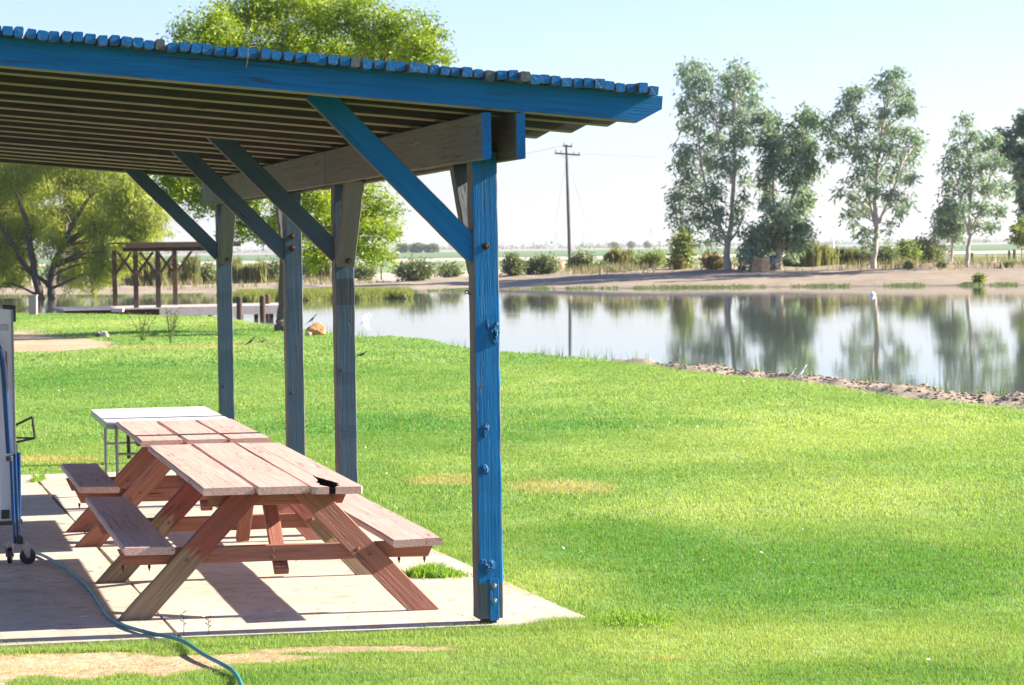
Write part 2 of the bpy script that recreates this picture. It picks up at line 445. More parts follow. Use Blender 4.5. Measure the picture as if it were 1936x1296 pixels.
def lawn_mask(x, y):
    t = np.clip(x / np.maximum(y, 1), -.6, .6)
    wig = (fbm(x * .35, y * .35) - .5) * 1.6
    m = (1 - sstep(-.2, 1.3, y - crest(t) + wig * .5)) * (1 - sstep(-.6, .4, y - dirt_edge(t) + wig * .6))
    return m * (1 - sand_left(x, y)) * (1 - sand_front(x, y))
DEEP = [(1500, 1085, 470, 105), (1150, 1020, 260, 60), (330, 705, 420, 40), (760, 715, 200, 30), (700, 800, 220, 26), (1200, 800, 260, 14), (1650, 1270, 300, 30), (560, 1275, 220, 22)]
PALE = [(1500, 935, 420, 60), (1600, 800, 420, 60), (1330, 1205, 700, 42), (1200, 855, 400, 35), (900, 880, 160, 30), (1050, 1100, 160, 40), (250, 610, 330, 10)]
DRY = [(1045, 915, 130, 20), (860, 905, 110, 14), (1260, 1238, 60, 5), (60, 865, 160, 10), (1560, 722, 60, 4), (330, 655, 160, 4)]
def lawn_col(x, y):
    n1 = fbm(x * .22, y * .12); n2 = fbm(x * 1.3 + 9, y * .8); n3 = fbm(x * 6, y * 5 + 3)
    deep = sum((1 - sstep(.5, 1.15, ell(x, y, *e))) for e in DEEP)
    pale = sum((1 - sstep(.4, 1.2, ell(x, y, *e))) for e in PALE)
    dry = sum((1 - sstep(.4, 1.1, ell(x, y, *e) + (n2 - .5) * 1.2 + (n3 - .5) * .6)) for e in DRY)
    k = np.clip(.46 + .38 * np.clip(pale, 0, 1) - .36 * np.clip(deep, 0, 1) + (n1 - .5) * .7 + (n2 - .5) * .55 + (n3 - .5) * .25, 0, 1)
    A, B, D = np.array([.12, .275, .045]), np.array([.36, .455, .125]), np.array([.50, .40, .16])
    c = A + (B - A) * k[..., None]
    dd = np.clip(dry * .62 + sand_front(x, y) * .8, 0, .9)[..., None]
    return c * (1 - dd) + D * dd

ys = np.concatenate([np.linspace(3, 10.5, 12), 11 * 1.005 ** np.arange(0, 610), ])
ys = np.concatenate([ys, ys[-1] * 1.02 ** np.arange(1, 180)])
th = np.concatenate([-np.geomspace(1.5, .245, 26), np.linspace(-.235, .235, 270), np.geomspace(.245, 1.5, 26)])
TT, YY = np.meshgrid(th, ys)
XX = TT * (YY + 2.)
ZZ = zground(XX, YY)
lm = lawn_mask(XX, YY)
lc = lawn_col(XX, YY) * .7
bank = np.array([.30, .24, .175]) * (1 + .3 * (fbm(XX * .15, YY * .3)[..., None] - .5))
sandc = np.array([.45, .32, .195])
field = np.zeros(XX.shape + (3,))
yb = YY * (1 + .06 * XX / YY) + 30 * (fbm(XX * .004, YY * .002)[...] - .5)
G1, G2, TAN, PINK, DK = (.14, .21, .10), (.20, .26, .12), (.50, .42, .32), (.34, .28, .24), (.07, .12, .06)
stops = [(150, TAN), (232, TAN), (240, G2), (430, G2), (445, TAN), (560, TAN), (575, DK), (610, DK), (640, G1), (1500, G1), (1650, PINK), (2600, PINK), (3000, (.2, .19, .18)), (20000, (.2, .2, .2))]
for i in range(3): field[..., i] = np.interp(yb, [a for a, _ in stops], [c[i] for _, c in stops])
wfar = sstep(16, 40, YY - far_shore(np.clip(TT, -.6, .6)))[..., None]
colr = bank * (1 - wfar) + field * wfar
wet = (1 - sstep(WATER - .02, WATER + .10, ZZ))[..., None]
colr = colr * (1 - .55 * wet)
nearsand = np.maximum(sand_front(XX, YY), sand_left(XX, YY))[..., None]
colr = colr * (1 - nearsand) + sandc * nearsand
colr = colr * (1 - lm[..., None]) + lc * lm[..., None]
pm_ = pen_mask(XX, YY)[..., None]
colr = colr * (1 - pm_) + np.array([.08, .10, .04]) * pm_
uu = (XX - ORG[0]) * XS[0] + (YY - ORG[1]) * XS[1]; vv = (XX - ORG[0]) * YS[0] + (YY - ORG[1]) * YS[1]
near_ = YY < 30
ZZ = np.where(near_ & in_slab(uu, vv, -.02), -.05, ZZ)
nr, nc = XX.shape
idx = np.arange(nr * nc).reshape(nr, nc)
Fq = np.stack([idx[:-1, :-1], idx[:-1, 1:], idx[1:, 1:], idx[1:, :-1]], -1).reshape(-1, 4)
g = link('ground', mesh_np('ground', np.stack([XX, YY, ZZ], -1).reshape(-1, 3), Fq, {'col': colr.reshape(-1, 3)}, True), M_GROUND)
tag(g, 'lawn soil, bare pond bank and flat farm fields running to the horizon', 'ground', kind='structure')

bm = bmesh.new()
vs = [bm.verts.new((x, y, WATER)) for x, y in ((-90, 18), (90, 18), (90, 186), (-90, 186))]
bm.faces.new(vs)
o = from_bm('pond_water', bm, M_WATER)
tag(o, 'still pond reflecting the trees and the pale sky', 'water', kind='structure')

# slab: panels with open joints between them
bm = bmesh.new()
def slab_panel(poly):
    add_prism(bm, [tuple(SH(u, v)[:2]) for u, v in poly], -.12, 0.)
jx = lambda v: -1.745 - .0245 * v
jg = .011
def jl(v0, v1, s): return [(jx(v) + s * (jg + .006 * math.sin(v * 7)), v) for v in np.linspace(v0, v1, 14)]
for v0, v1 in ((.0, 9.82), (9.835, 11.1)):
    fr = [(.58, .10), (.2, .0), (0, -.05), (-.4, -.03)] if v0 == 0 else [(.40, v0)]
    L0 = jl(.06 if v0 == 0 else v0, v1, 1)
    slab_panel(([(.40, v1)] if v0 else [(.40, 9.82), (.40, 4.), (.55, .5)]) + fr + L0)
    L1 = jl(.06 if v0 == 0 else v0, v1, -1)
    slab_panel([(-6.4, v1), (-6.4, .11 if v0 == 0 else v0)] + L1)
o = from_bm('concrete_slab', bm, M_CONC)
tag(o, 'pale concrete patio slab under the shelter with a dirt filled joint', 'pavement', kind='structure')

# ------------------------------------------------------------------ lawn grass (uncountable)
def blades(xy, z, hgt, wid, lean=.5):
    n = len(xy)
    az = rng.random(n) * 2 * math.pi; la = rng.random(n) * 2 * math.pi; ln = rng.random(n) * lean * hgt
    dx, dy = np.cos(az) * wid / 2, np.sin(az) * wid / 2
    b0 = np.stack([xy[:, 0] - dx, xy[:, 1] - dy, z], -1); b1 = np.stack([xy[:, 0] + dx, xy[:, 1] + dy, z], -1)
    tp = np.stack([xy[:, 0] + np.cos(la) * ln, xy[:, 1] + np.sin(la) * ln, z + hgt], -1)
    return np.stack([b0, b1, tp], 1).reshape(-1, 3)
VB, CB = [], []
def sow(y0, y1, n, h0, h1, wd, mar=2.6):
    y = np.sqrt(rng.random(n) * (y1 ** 2 - y0 ** 2) + y0 ** 2)
    x = (rng.random(n) * 2 - 1) * (y * .205 + mar)
    m = rng.random(n) < lawn_mask(x, y) ** 1.5 + .20 * sand_front(x, y) * (fbm(x * 4 + 5, y * 4, 2) > .42)
    u = (x - ORG[0]) * XS[0] + (y - ORG[1]) * XS[1]; v = (x - ORG[0]) * YS[0] + (y - ORG[1]) * YS[1]
    m &= ~in_slab(u, v, -.045)
    thin = fbm(x * 3.1, y * 2.6) + .35 * fbm(x * 14, y * 11)
    m &= rng.random(n) < np.clip(.25 + 1.5 * (thin - .35), .2, 1)
    x, y, u, v = x[m], y[m], u[m], v[m]; n = len(x)
    edge = np.where((v < .25) & (v > -.25) & (u < .7) | (np.abs(u - .5) < .3) & (v > -.2) & (v < 11), 1.35, 1.)
    h = (h0 + (h1 - h0) * rng.random(n)) * (.45 + .35 * fbm(x * 1.7, y * 1.7) + .75 * fbm(x * 6, y * 6, 2)) * edge
    h *= np.where(sand_front(x, y) > .3, .6, 1)
    c = lawn_col(x, y) * (.7 + .6 * rng.random((n, 1)))
    straw = rng.random(n) < .07
    c[straw] = np.array([.38, .32, .13]) * (.7 + .5 * rng.random((straw.sum(), 1)))
    VB.append(blades(np.stack([x, y], -1), zground(x, y) - .004, h, wd * (.7 + .6 * rng.random(n)), .9)); CB.append(np.repeat(c, 3, 0))
sow(11.2, 15, 960000, .012, .029, .0044)
sow(15, 20, 650000, .013, .030, .0060)
sow(20, 30, 610000, .014, .033, .0095)
sow(30, 48, 510000, .016, .036, .016)
sow(48, 96, 360000, .020, .045, .034)
V = np.concatenate(VB); C = np.concatenate(CB)
o = link('grass', mesh_np('grass', V, np.arange(len(V)).reshape(-1, 3), {'col': C}), M_GRASS)
tag(o, 'short mown lawn grass, green with paler and dry patches', 'grass', kind='stuff')
del V, C, VB, CB

# ------------------------------------------------------------------ picnic shelter
FRONT = (0, -1, 0)
SHELT = empty('picnic_shelter', ORG, SHA, 'large blue painted timber shelter with a slatted roof over the red picnic tables', 'shelter')
RZ0, RSL = 2.862, -.0865                    # rafter underside height over the posts, roof slope along u
def rz(u): return RZ0 + RSL * u
def bolt(parent, M, r=.016, rust=True, mat=None):
    bm = bmesh.new()
    add_lathe(bm, [(r * 1.6, 0), (r * 1.6, .003), (r * 1.5, .004)], n=20)
    add_lathe(bm, [(r, .004), (r, .010), (r * .8, .014), (r * .3, .016)], n=6)
    return from_bm('bolt', bm, mat or (M_RUST if rust else M_STEEL), parent, M)
def facing_front(x, y, z):                  # local Z of the piece towards the front
    return Matrix.Translation((x, y, z)) @ Matrix.Rotation(R_(90), 4, 'X')
def knot(parent, x, z, rx, rz_, amp, seed, mat):
    amp *= .75; mat = M_KNOT
    """a branch knot standing out of the post's face: rings of ridges and cracks"""
    r_ = random.Random(seed); bm = bmesh.new(); nr_, nk = 15, 30
    ph = [r_.random() * 6.3 for _ in range(4)]
    ctr = bm.verts.new((x, -.0725 - amp * .6, z)); rings = []
    for i in range(1, nr_ + 1):
        q = i / nr_; ring = []
        for k in range(nk):
            a = 2 * math.pi * k / nk
            wob = 1 + .20 * math.sin(2 * a + ph[0]) + .12 * math.sin(3 * a + ph[1]) + r_.gauss(0, .03)
            hh = amp * (1 - q ** 2.2) * (.8 + .2 * math.sin(q * 11 + 2.2 * math.sin(a + ph[2]) + r_.gauss(0, .25))) + amp * .22 * math.sin(9 * a + ph[3] + 3 * q) * (1 - q)
            px = max(-.071, min(.071, x + rx * q * wob * math.cos(a)))
            ring.append(bm.verts.new((px, -.0735 - hh if q < 1 else -.0700, z + rz_ * q * wob * math.sin(a) * (1.25 if math.sin(a) > 0 else 1))))
        rings.append(ring)
    for k in range(nk):
        bm.faces.new((ctr, rings[0][k], rings[0][(k + 1) % nk]))
        for i in range(nr_ - 1): bm.faces.new((rings[i][k], rings[i + 1][k], rings[i + 1][(k + 1) % nk], rings[i][(k + 1) % nk]))
    return from_bm('knot', bm, mat, parent)

PV = [0.0725, 4.86, 7.43, 12.2]
for i, v in enumerate(PV):
    near = i == 0
    # posts stand on local axes centred on the post so that their sub-parts sit in the same space
    P = empty  # (posts are meshes; helper below keeps grain along Z)
    post = timber('post', SHELT, (0, v, .03), (0, v, 2.60 if i else 2.66), .145, .145, (1, 0, 0), [M_BLUE if near else M_BLUESHADE, M_GREY], .006, 26, .0012, FRONT)
    if i == 1:                              # a bare patch where the old paint has gone
        post.data.materials.append(M_BARE)
        for f in post.data.polygons:
            if f.material_index == 0 and 1.70 < f.center.z < 1.92: f.material_index = 2
    if near:                                # the foot has lost its paint
        post.data.materials.append(M_GREYBLUE)
        for f in post.data.polygons:
            if f.material_index == 0 and f.center.z < .2: f.material_index = 2
        post['label'] = 'nearest blue post with knots and a steel base strap'
        Tl = Matrix.Translation((0, 0, -.03))
        for (x, z, a, b_, am, sd_) in ((.040, 1.63, .032, .065, .022, 1), (.0, 1.685, .014, .03, .008, 5), (-.025, 1.09, .030, .034, .013, 2), (-.030, .87, .028, .032, .012, 3), (-.022, .32, .042, .05, .014, 4)):
            kn = knot(post, x, z - .03, a, b_, am, sd_, M_BLUE)
        bm = bmesh.new()
        add_bar(bm, (.018, -.0765, -.01), (.018, -.0765, .225), .052, .008, (1, 0, 0), .002)
        strap = from_bm('base_strap', bm, M_BLUETUBE, post); strap.data.materials.clear(); strap.data.materials.append(M_BLUE)
        bolt(post, facing_front(.018, -.0805, .185), .009, False); bolt(post, facing_front(.018, -.0805, .10), .009, False)
        bm = bmesh.new(); add_bar(bm, (.0, 0, -.03), (0, 0, 0), .08, .09, (1, 0, 0), .004)
        from_bm('post_foot', bm, M_RUST, post)
        bolt(post, facing_front(-.002, -.0725, 2.10), .013)
        hook = [(-.0725, 0, 1.83), (-.085, 0, 1.83), (-.098, -.004, 1.838)] + [(-.100 + .011 * math.cos(a), -.006, 1.842 + .011 * math.sin(a)) for a in np.linspace(-.6, 4.4, 12)]
        bm = bmesh.new(); add_tube(bm, hook, .0028, 6); from_bm('hook', bm, M_RUST, post)
    else:
        bm = bmesh.new(); add_bar(bm, (.0, 0, -.03), (0, 0, 0), .10, .10, (1, 0, 0), .004)
        from_bm('post_foot', bm, M_RUST, post)
        if i == 2:
            bolt(post, facing_front(-.01, -.0725, 2.11), .018); bolt(post, facing_front(-.01, -.0725, 2.21), .015)
        bm = bmesh.new(); add_lathe(bm, [(.014, 0), (.012, .003), (.006, .004)], n=14)
        from_bm('nail_plug', bm, M_RUST, post, facing_front(-.04, -.0725, [0, 1.2, .9, .72][i]))
# beams: a plank on each side of the posts
for sgn in (-1, 1):
    for (v0, v1) in (((-.5, 4.855), (4.868, 12.95)) if sgn < 0 else ((-.47, 6.3), (6.31, 12.9))):
        u = sgn * (.0725 + .0265)
        dz = random.uniform(-.004, .004)
        b_ = timber('beam', SHELT, (u, v0, 2.73 + dz), (u, v1, 2.73 + dz), .25, .05, (0, 0, 1), [M_BLUE, M_GREY], .005, 16, .0012, FRONT)
        Lb = v1 - v0
        for q in (.32, .5, .95, 1.4, Lb - .3, Lb - .8) if sgn < 0 else ():
            bm = bmesh.new(); add_lathe(bm, [(.011, 0), (.010, .004), (.004, .005)], n=10)
            Mb = Matrix.Translation((random.uniform(-.07, .07), .025, q)) @ Matrix.Rotation(R_(-90), 4, 'X')
            from_bm('bolt', bm, M_RUST, b_, Mb)
# braces in the beam's plane
def beam_brace(v, fwd, name='brace'):
    s = -1 if fwd else 1
    v0 = v + s * (.09 if fwd else .075)
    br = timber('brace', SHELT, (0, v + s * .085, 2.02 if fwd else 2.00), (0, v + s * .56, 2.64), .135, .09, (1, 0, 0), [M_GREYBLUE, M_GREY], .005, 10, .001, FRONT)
    if fwd: bolt(br, Matrix.Translation((.012, .045 if False else -.045, .06)) @ Matrix.Rotation(R_(90), 4, 'X'), .016)
    return br
beam_brace(PV[0], False); beam_brace(PV[1], True); beam_brace(PV[2], False); beam_brace(PV[3], True)
# braces from the posts up to the rafters
for i, v in enumerate(PV):
    top = -.955
    br = timber('brace', SHELT, (-.045, v - .03, 2.085), (top, v - .03, rz(top) + .06), .135, .045, (0, 0, 1), [M_BLUE if i == 0 else M_BLUESHADE, M_GREY], .005, 12, .001, FRONT)
# rafters: ends cut back at the eave
RV = [-.475, 0.0, .78, 1.58, 2.34, 3.18, 4.04, 4.62, 5.44, 6.21, 6.98, 8.22, 9.06, 9.87, 10.67, 11.46, 12.62]
RH = .158
for i, v in enumerate(RV):
    th_ = .07 if i not in (1, 7, 10) else .045
    ue = [.90, .87, .86, .84][i] if i < 4 else .80 + .06 * random.random()
    v += .05
    zc = lambda u: rz(u) + RH / 2
    bm = bmesh.new()
    c_ = .135                                # the slanted cut at the eave
    sec = [(-4.6, -RH / 2), (ue - c_, -RH / 2), (ue, -RH / 2 + .085), (ue, RH / 2), (-4.6, RH / 2)]
    n_ = len(sec); chf = .009
    T = lambda u, z, y: Vector((-u, z, y))
    # local Z runs along the rafter from the eave back
    ring = []
    for y, ins in ((-th_ / 2, chf), (-th_ / 2 + chf, 0), (th_ / 2 - .005, 0), (th_ / 2, .005)):
        ring.append([bm.verts.new((z + (ins if z < 0 and k < 2 else 0), y, ue - u)) for k, (u, z) in enumerate(sec)])
    for a, c in zip(ring, ring[1:]):
        for k in range(n_): bm.faces.new((a[k], a[(k + 1) % n_], c[(k + 1) % n_], c[k]))
    bm.faces.new(ring[0][::-1]); bm.faces.new(ring[-1])
    bmesh.ops.recalc_face_normals(bm, faces=bm.faces)
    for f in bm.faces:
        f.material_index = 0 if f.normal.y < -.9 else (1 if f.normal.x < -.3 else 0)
    sl = math.atan(RSL)
    zx = Vector((-math.cos(sl), 0, -math.sin(sl)))   # along the rafter, from the eave inwards
    Mx = Matrix.Translation((ue, v, rz(ue) + RH / 2)) @ Matrix(((-math.sin(sl), 0, -math.cos(sl), 0), (0, 1, 0, 0), (math.cos(sl), 0, -math.sin(sl), 0), (0, 0, 0, 1)))
    ra = from_bm('rafter', bm, [M_BLUE if i == 0 else M_DARK, M_TAN], SHELT, Mx)  # behind the front one: dark sides paint shade, pale undersides paint bounce light
    if i == 0: ra['label'] = 'blue painted front rafter'
# roof battens
pitch = .0607
for k in range(91):
    u = .822 - k * pitch
    f0 = -.565 + random.gauss(0, .012) - (.05 if random.random() < .08 else 0)
    zb = rz(u) + RH + .024 + random.uniform(-.003, .004)
    wv = random.uniform(.046, .056)
    timber('batten', SHELT, (u + random.gauss(0, .0025), f0, zb + random.gauss(0, .002)), (u + random.gauss(0, .004), 12.95, zb), wv, random.uniform(.044, .054), (random.gauss(1, .001), 0, RSL + random.gauss(0, .04)), [M_BLUE if random.random() > .05 else M_GREYBLUE, M_GREY], random.uniform(.003, .009), 3, .0016, FRONT)
bm = bmesh.new()
p = [(-1.36, -.60, rz(-1.36) + .215), (-1.40, -.63, rz(-1.4) + .20), (-1.405, -.635, rz(-1.4) + .15), (-1.415, -.63, rz(-1.4) + .10)]
add_tube(bm, [Vector(q) for q in spline(p, 4)], .0013, 5)
tag(from_bm('string', bm, M_TAN, None, SHELT.matrix_basis.copy()), 'thin pale string dangling over the front rafter from the roof battens', 'string')
bpy.context.view_layer.update()
bpy.data.objects['string'].matrix_world = Matrix.Translation(SHELT.location) @ Matrix.Rotation(SHA, 4, 'Z')

# ------------------------------------------------------------------ picnic tables
def picnic_table(P0, label, top, bench, frames, tops, broken=False, sh=-.085):
    """local x across, y along; v-positions are along y. sh shears the piece a little: it stands askew"""
    t = empty('picnic_table', P0, SHA, label, 'picnic table', 'red picnic tables under the shelter')
    q = lambda x, y, z: (x, y + sh * x, z)
    ZT_ = .775
    # table top: three wide planks
    (ty0, ty1) = top
    for k, (x0, x1, e0, e1, tilt) in enumerate(tops):
        wv = x1 - x0 - .008; xc = (x0 + x1) / 2
        if broken and k == len(tops) - 1:
            Lp = ty1 - ty0
            # plank split along its length: two pieces with a jagged opening near the end
            ys_ = [0, .05, .10, .16, .22, .30, .38, .46, .55, .66, .8, Lp]
            ga = [.060, .050, .042, .036, .046, .040, .056, .060, .066, .070, .0725, .073]
            gb = [.080, .094, .112, .104, .118, .108, .104, .094, .088, .080, .0765, .0755]
            j = random.Random(3)
            for nm, poly in (('tabletop_plank', [(-wv / 2, Lp + .02), (-wv / 2, .02), (-wv / 2 + .02, 0)] + [(-wv / 2 + .0 + a_ * 1.62 + j.uniform(-.004, .004), y_) for a_, y_ in zip(ga, ys_)][:-1] + [(-wv / 2 + ga[-1] * 1.62, Lp)]),
                             ('tabletop_plank', [(wv / 2, Lp), (-wv / 2 + gb[-1] * 1.62, Lp)] + [(-wv / 2 + b2 * 1.62 + j.uniform(-.004, .004), y_) for b2, y_ in zip(gb, ys_)][::-1][1:] + [(wv / 2 - .01, .0), (wv / 2, .02)])):
                bm = bmesh.new()
                # local Z along the plank
                add_prism(bm, poly, -.021, .021, Matrix(((1, 0, 0, 0), (0, 0, -1, 0), (0, 1, 0, 0), (0, 0, 0, 1))))
                M = frame(q(xc, ty0 + e0, ZT_ - .022 - tilt), Vector(q(xc, ty1, ZT_ - .022)) - Vector(q(xc, ty0 + e0, ZT_ - .022 - tilt)), (1, 0, -.02))
                bmesh.ops.recalc_face_normals(bm, faces=bm.faces)
                for f in bm.faces:
                    cc = f.calc_center_median()
                    if abs(f.normal.y) < .5 and abs(cc.x) < wv / 2 - .012 and .004 < cc.z < 1.: f.material_index = 1
                from_bm(nm, bm, [M_TOP, M_ROT], t, M)['label'] = 'split weathered plank with a jagged hole'
            bm = bmesh.new(); rp = [(-wv / 2 + a_ * 1.62 - .02, y_ + .004) for a_, y_ in zip(ga[:11], ys_)] + [(-wv / 2 + b2 * 1.62 + .02, y_ + .004) for b2, y_ in zip(gb[:11], ys_)][::-1]
            add_prism(bm, rp, -.019, -.012, Matrix(((1, 0, 0, 0), (0, 0, -1, 0), (0, 1, 0, 0), (0, 0, 0, 1))))
            from_bm('rotten_core', bm, M_ROT, t, frame(q(xc, ty0 + e0, ZT_ - .0235 - tilt), Vector(q(xc, ty1, ZT_ - .0235)) - Vector(q(xc, ty0 + e0, ZT_ - .0235 - tilt)), (1, 0, -.02)))
            continue
        timber('tabletop_plank', t, q(xc, ty0 + e0, ZT_ - .022 - tilt), q(xc, ty1 + e1, ZT_ - .022), wv, .044, (1, 0, -tilt * .6), M_TOP, .008, 8, .001)
    # benches
    (by0, by1) = bench
    for s, d0, d1 in ((-1, .0, 0), (1, .0, 0)):
        timber('bench_plank', t, q(s * .765, by0 + d0, .428 + random.uniform(-.004, .004)), q(s * .765, by1 + d1, .428), .29, .044, (1, 0, .02 * s), M_TOP, .009, 8, .001)
    for fi, y in enumerate(frames):
        # legs crossing the bench bearer; the feet are cut flat
        for s in (-1, 1):
            dx = .673; hz = ZT_ - .05
            cut = .07 * dx / hz * 1.0
            worn = broken and (fi == 0 and s < 0 or fi > 0)
            Lz = math.hypot(dx, hz)
            ca = math.degrees(math.atan2(dx, hz))
            k = .07 * math.tan(math.atan2(dx, hz))
            # x axis of the section points outwards/down; slide the ends so that both are level
            leg = timber('leg', t, q(s * .838, y - .045, .001), q(s * .165, y - .045, hz), .14, .042, (s, 0, 0), M_LEG if worn else M_RED, .004, 6, .001, None, -k, -k)
        timber('bench_bearer', t, q(-.90, y, .36), q(.90, y, .36), .095, .042, (0, 0, 1), M_RED, .004, 6, .001, None, -.022, .022)
        timber('top_bearer', t, q(-.40, y, ZT_ - .09), q(.40, y, ZT_ - .09), .088, .042, (0, 0, 1), M_RED, .004, 4, .001, None, -.02, .02)
        yb = y + .62 if fi == 0 else y - .5
        timber('brace', t, q(.02, y + (.03 if fi else -.03), .25), q(.02, yb, ZT_ - .05), .085, .042, (1, 0, 0), M_RED, .004, 4, .001)
        for s in (-1, 1):
            bolt(t, facing_front(*q(s * .46, y - .068, .375)), .0065, True, M_RED); bolt(t, facing_front(*q(s * .53, y - .068, .335)), .0065, True, M_RED)
        bolt(t, facing_front(*q(-.03, y - .023, .38)), .0065, True, M_RED); bolt(t, facing_front(*q(-.03, y - .023, .335)), .0065, True, M_RED)
    # cleats under the top's middle
    for y in (frames[0] + frames[-1]) / 2, min(frames[-1] + .62, ty1 - .15):
        timber('cleat', t, q(-.36, y, ZT_ - .085), q(.36, y, ZT_ - .085), .085, .04, (0, 0, 1), M_RED, .004, 4, .001, None, -.02, .02)
    for s in (-1, 1):
        bm = bmesh.new()
        for dx in (-.09, .06):
            add_lathe(bm, [(.008, 0), (.008, .02), (.004, .024), (.004, .036)], Matrix.Translation(q(s * .80 + dx, frames[0] + .0, .312)) @ Matrix.Rotation(math.pi, 4, 'X'), 8)
        from_bm('bolt', bm, M_RUST, t)
    return t
U1 = -1.095
picnic_table(SH(U1, 0, 0), 'longer red picnic table with a split hole in its top, beside the near post', (.50, 3.92), (.49, 3.64), (.80, 2.55),
             [(-.46, -.155, .03, 0, .0), (-.15, .155, .0, .06, .004), (.16, .46, .0, 0, .012)], True)
picnic_table(SH(-1.09, 0, 0), 'farther and shorter red picnic table between the split one and the white folding table', (4.38, 6.62), (4.40, 6.60), (4.68, 5.72),
             [(-.47, -.16, .0, 0, .0), (-.145, .155, .0, 0, .0), (.158, .46, .0, 0, .0)])

# ------------------------------------------------------------------ folding table
FT0 = SH(-1.1, 7.95)
ft = empty('folding_table', FT0, SHA, 'white topped folding table with curved grey tube legs behind the red picnic tables', 'folding table')
bm = bmesh.new()
def rrect(hx, hy, r, n=6):
    return [(sx * (hx - r) + r * math.cos(a), sy * (hy - r) + r * math.sin(a)) for sx, sy, a0 in ((1, 1, 0), (-1, 1, 90), (-1, -1, 180), (1, -1, 270)) for a in np.radians(np.linspace(a0, a0 + 90, n))]
add_prism(bm, rrect(.50, .93, .08), .725, .745)
from_bm('table_top', bm, simple('cream_laminate', (.70, .66, .61), .45, 0, .06, 3), ft)
bm = bmesh.new(); add_prism(bm, rrect(.507, .937, .085), .690, .728); from_bm('edge_band', bm, M_GREYTUBE, ft)
for y, sy in ((-.62, -1), (.62, 1)):
    for x in (-.40, .40):
        bm = bmesh.new()
        add_tube(bm, spline([(x, y, .69), (x, y, .42), (x, y, .22), (x, y + sy * .05, .08), (x, y + sy * .16, .012)], 5), .014, 8)
        from_bm('leg', bm, M_GREYTUBE, ft)
    bm = bmesh.new(); add_tube(bm, [(-.40, y, .46), (.40, y, .46)], .011, 8); from_bm('crossbar', bm, M_GREYTUBE, ft)
    bm = bmesh.new(); add_tube(bm, [(0, y, .46), (0, y - sy * .35, .69)], .011, 8); from_bm('strut', bm, M_GREYTUBE, ft)
    bm = bmesh.new(); add_tube(bm, [(-.30, y + .05, .69), (-.30, y + .05, .42)], .016, 8); from_bm('latch', bm, M_BLACK, ft)

# ------------------------------------------------------------------ wheeled folded table at the left edge
pp0 = G(40, 1066)
pp = empty('table_tennis_table', pp0, SHA, 'folded pale grey table on castors with blue tube legs at the left edge', 'folded table')
def local_px(px, py, depth_off=0.):
    P = at(px, py, pp0[1] + depth_off) - pp0
    return (P @ XS, P @ YS, P[2])
xr = local_px(26, 800)[0]
bm = bmesh.new(); add_bar(bm, (xr - .70, .02, .30), (xr - .70, .02, 1.75), 1.40, .028, (1, 0, 0), .003); from_bm('table_half', bm, M_PANEL, pp)
bm = bmesh.new(); add_bar(bm, (xr - .70, .20, .30), (xr - .70, .20, 1.75), 1.40, .028, (1, 0, 0), .003); from_bm('table_half', bm, M_PANEL, pp)
for y in (.02, .20):
    bm = bmesh.new()
    add_bar(bm, (xr + .006, y, .30), (xr + .006, y, 1.752), .014, .04, (1, 0, 0), .002)
    from_bm('edge_trim', bm, M_GREYTUBE, pp)
bm = bmesh.new(); add_bar(bm, (xr - .06, .02, 1.765), (xr + .028, .02, 1.755), .05, .03, (0, 1, 0), .008); add_bar(bm, (xr + .02, .02, 1.66), (xr + .02, .02, 1.77), .02, .05, (1, 0, 0), .006)
from_bm('corner_guard', bm, M_BLACK, pp)
bm = bmesh.new(); add_bar(bm, (xr - .05, .003, 1.60), (xr - .05, .003, 1.645), .055, .004, (1, 0, 0), .001); from_bm('plate', bm, M_STEEL, pp)
xs_ = lambda px, py: local_px(px, py)
lp = [xs_(-40, 640), xs_(-12, 648), xs_(2, 672), xs_(8, 720), xs_(13, 800), xs_(17, 856)]
bm = bmesh.new(); add_tube(bm, [Vector((p[0], -.06, p[2])) for p in spline(lp, 5)], .022, 10); from_bm('leg', bm, M_BLUETUBE, pp)
bm = bmesh.new(); add_lathe(bm, [(.025, 0), (.025, .03), (.018, .034)], Matrix.Translation((xs_(17, 862)[0], -.06, xs_(17, 862)[2] - .03)), 12); from_bm('leg_cap', bm, M_BLACK, pp)
for k, (a, b_) in enumerate((((20, 860), (27, 1026)), ((28, 858), (34, 1026)), ((36, 856), (37, 1016)))):
    A, B = xs_(*a), xs_(*b_)
    bm = bmesh.new(); add_tube(bm, [(A[0], -.055 + .035 * k, A[2]), (B[0], -.055 + .035 * k, B[2])], .0125, 10); from_bm('tube', bm, M_BLUETUBE, pp)
for y in (.0, .05):
    A, B = xs_(11, 664), xs_(16, 770)
    if y == 0: bm = bmesh.new(); add_tube(bm, [(A[0], -.035, A[2]), (B[0], -.035, B[2])], .006, 8); from_bm('brace_rod', bm, simple('dull_red_rod', (.2, .03, .05), .4), pp)
hb = [xs_(28, 806), xs_(62, 790), xs_(67, 830), xs_(28, 838)]
bm = bmesh.new()
for a, b_ in ((0, 1), (1, 2), (2, 3)):
    add_tube(bm, [(hb[a][0], .05, hb[a][2]), (hb[b_][0], .05, hb[b_][2])], .0085, 8)
A, B = xs_(28, 829), xs_(67, 830); add_tube(bm, [(A[0], .05, A[2]), (B[0], .05, B[2])], .006, 8)
from_bm('net_bracket', bm, M_BLACK, pp)
A, B = xs_(32, 842), xs_(33, 1010)
bm = bmesh.new(); add_bar(bm, (A[0], .12, A[2]), (B[0], .12, B[2]), .02, .03, (1, 0, 0), .003); from_bm('upright', bm, M_BLUETUBE, pp)
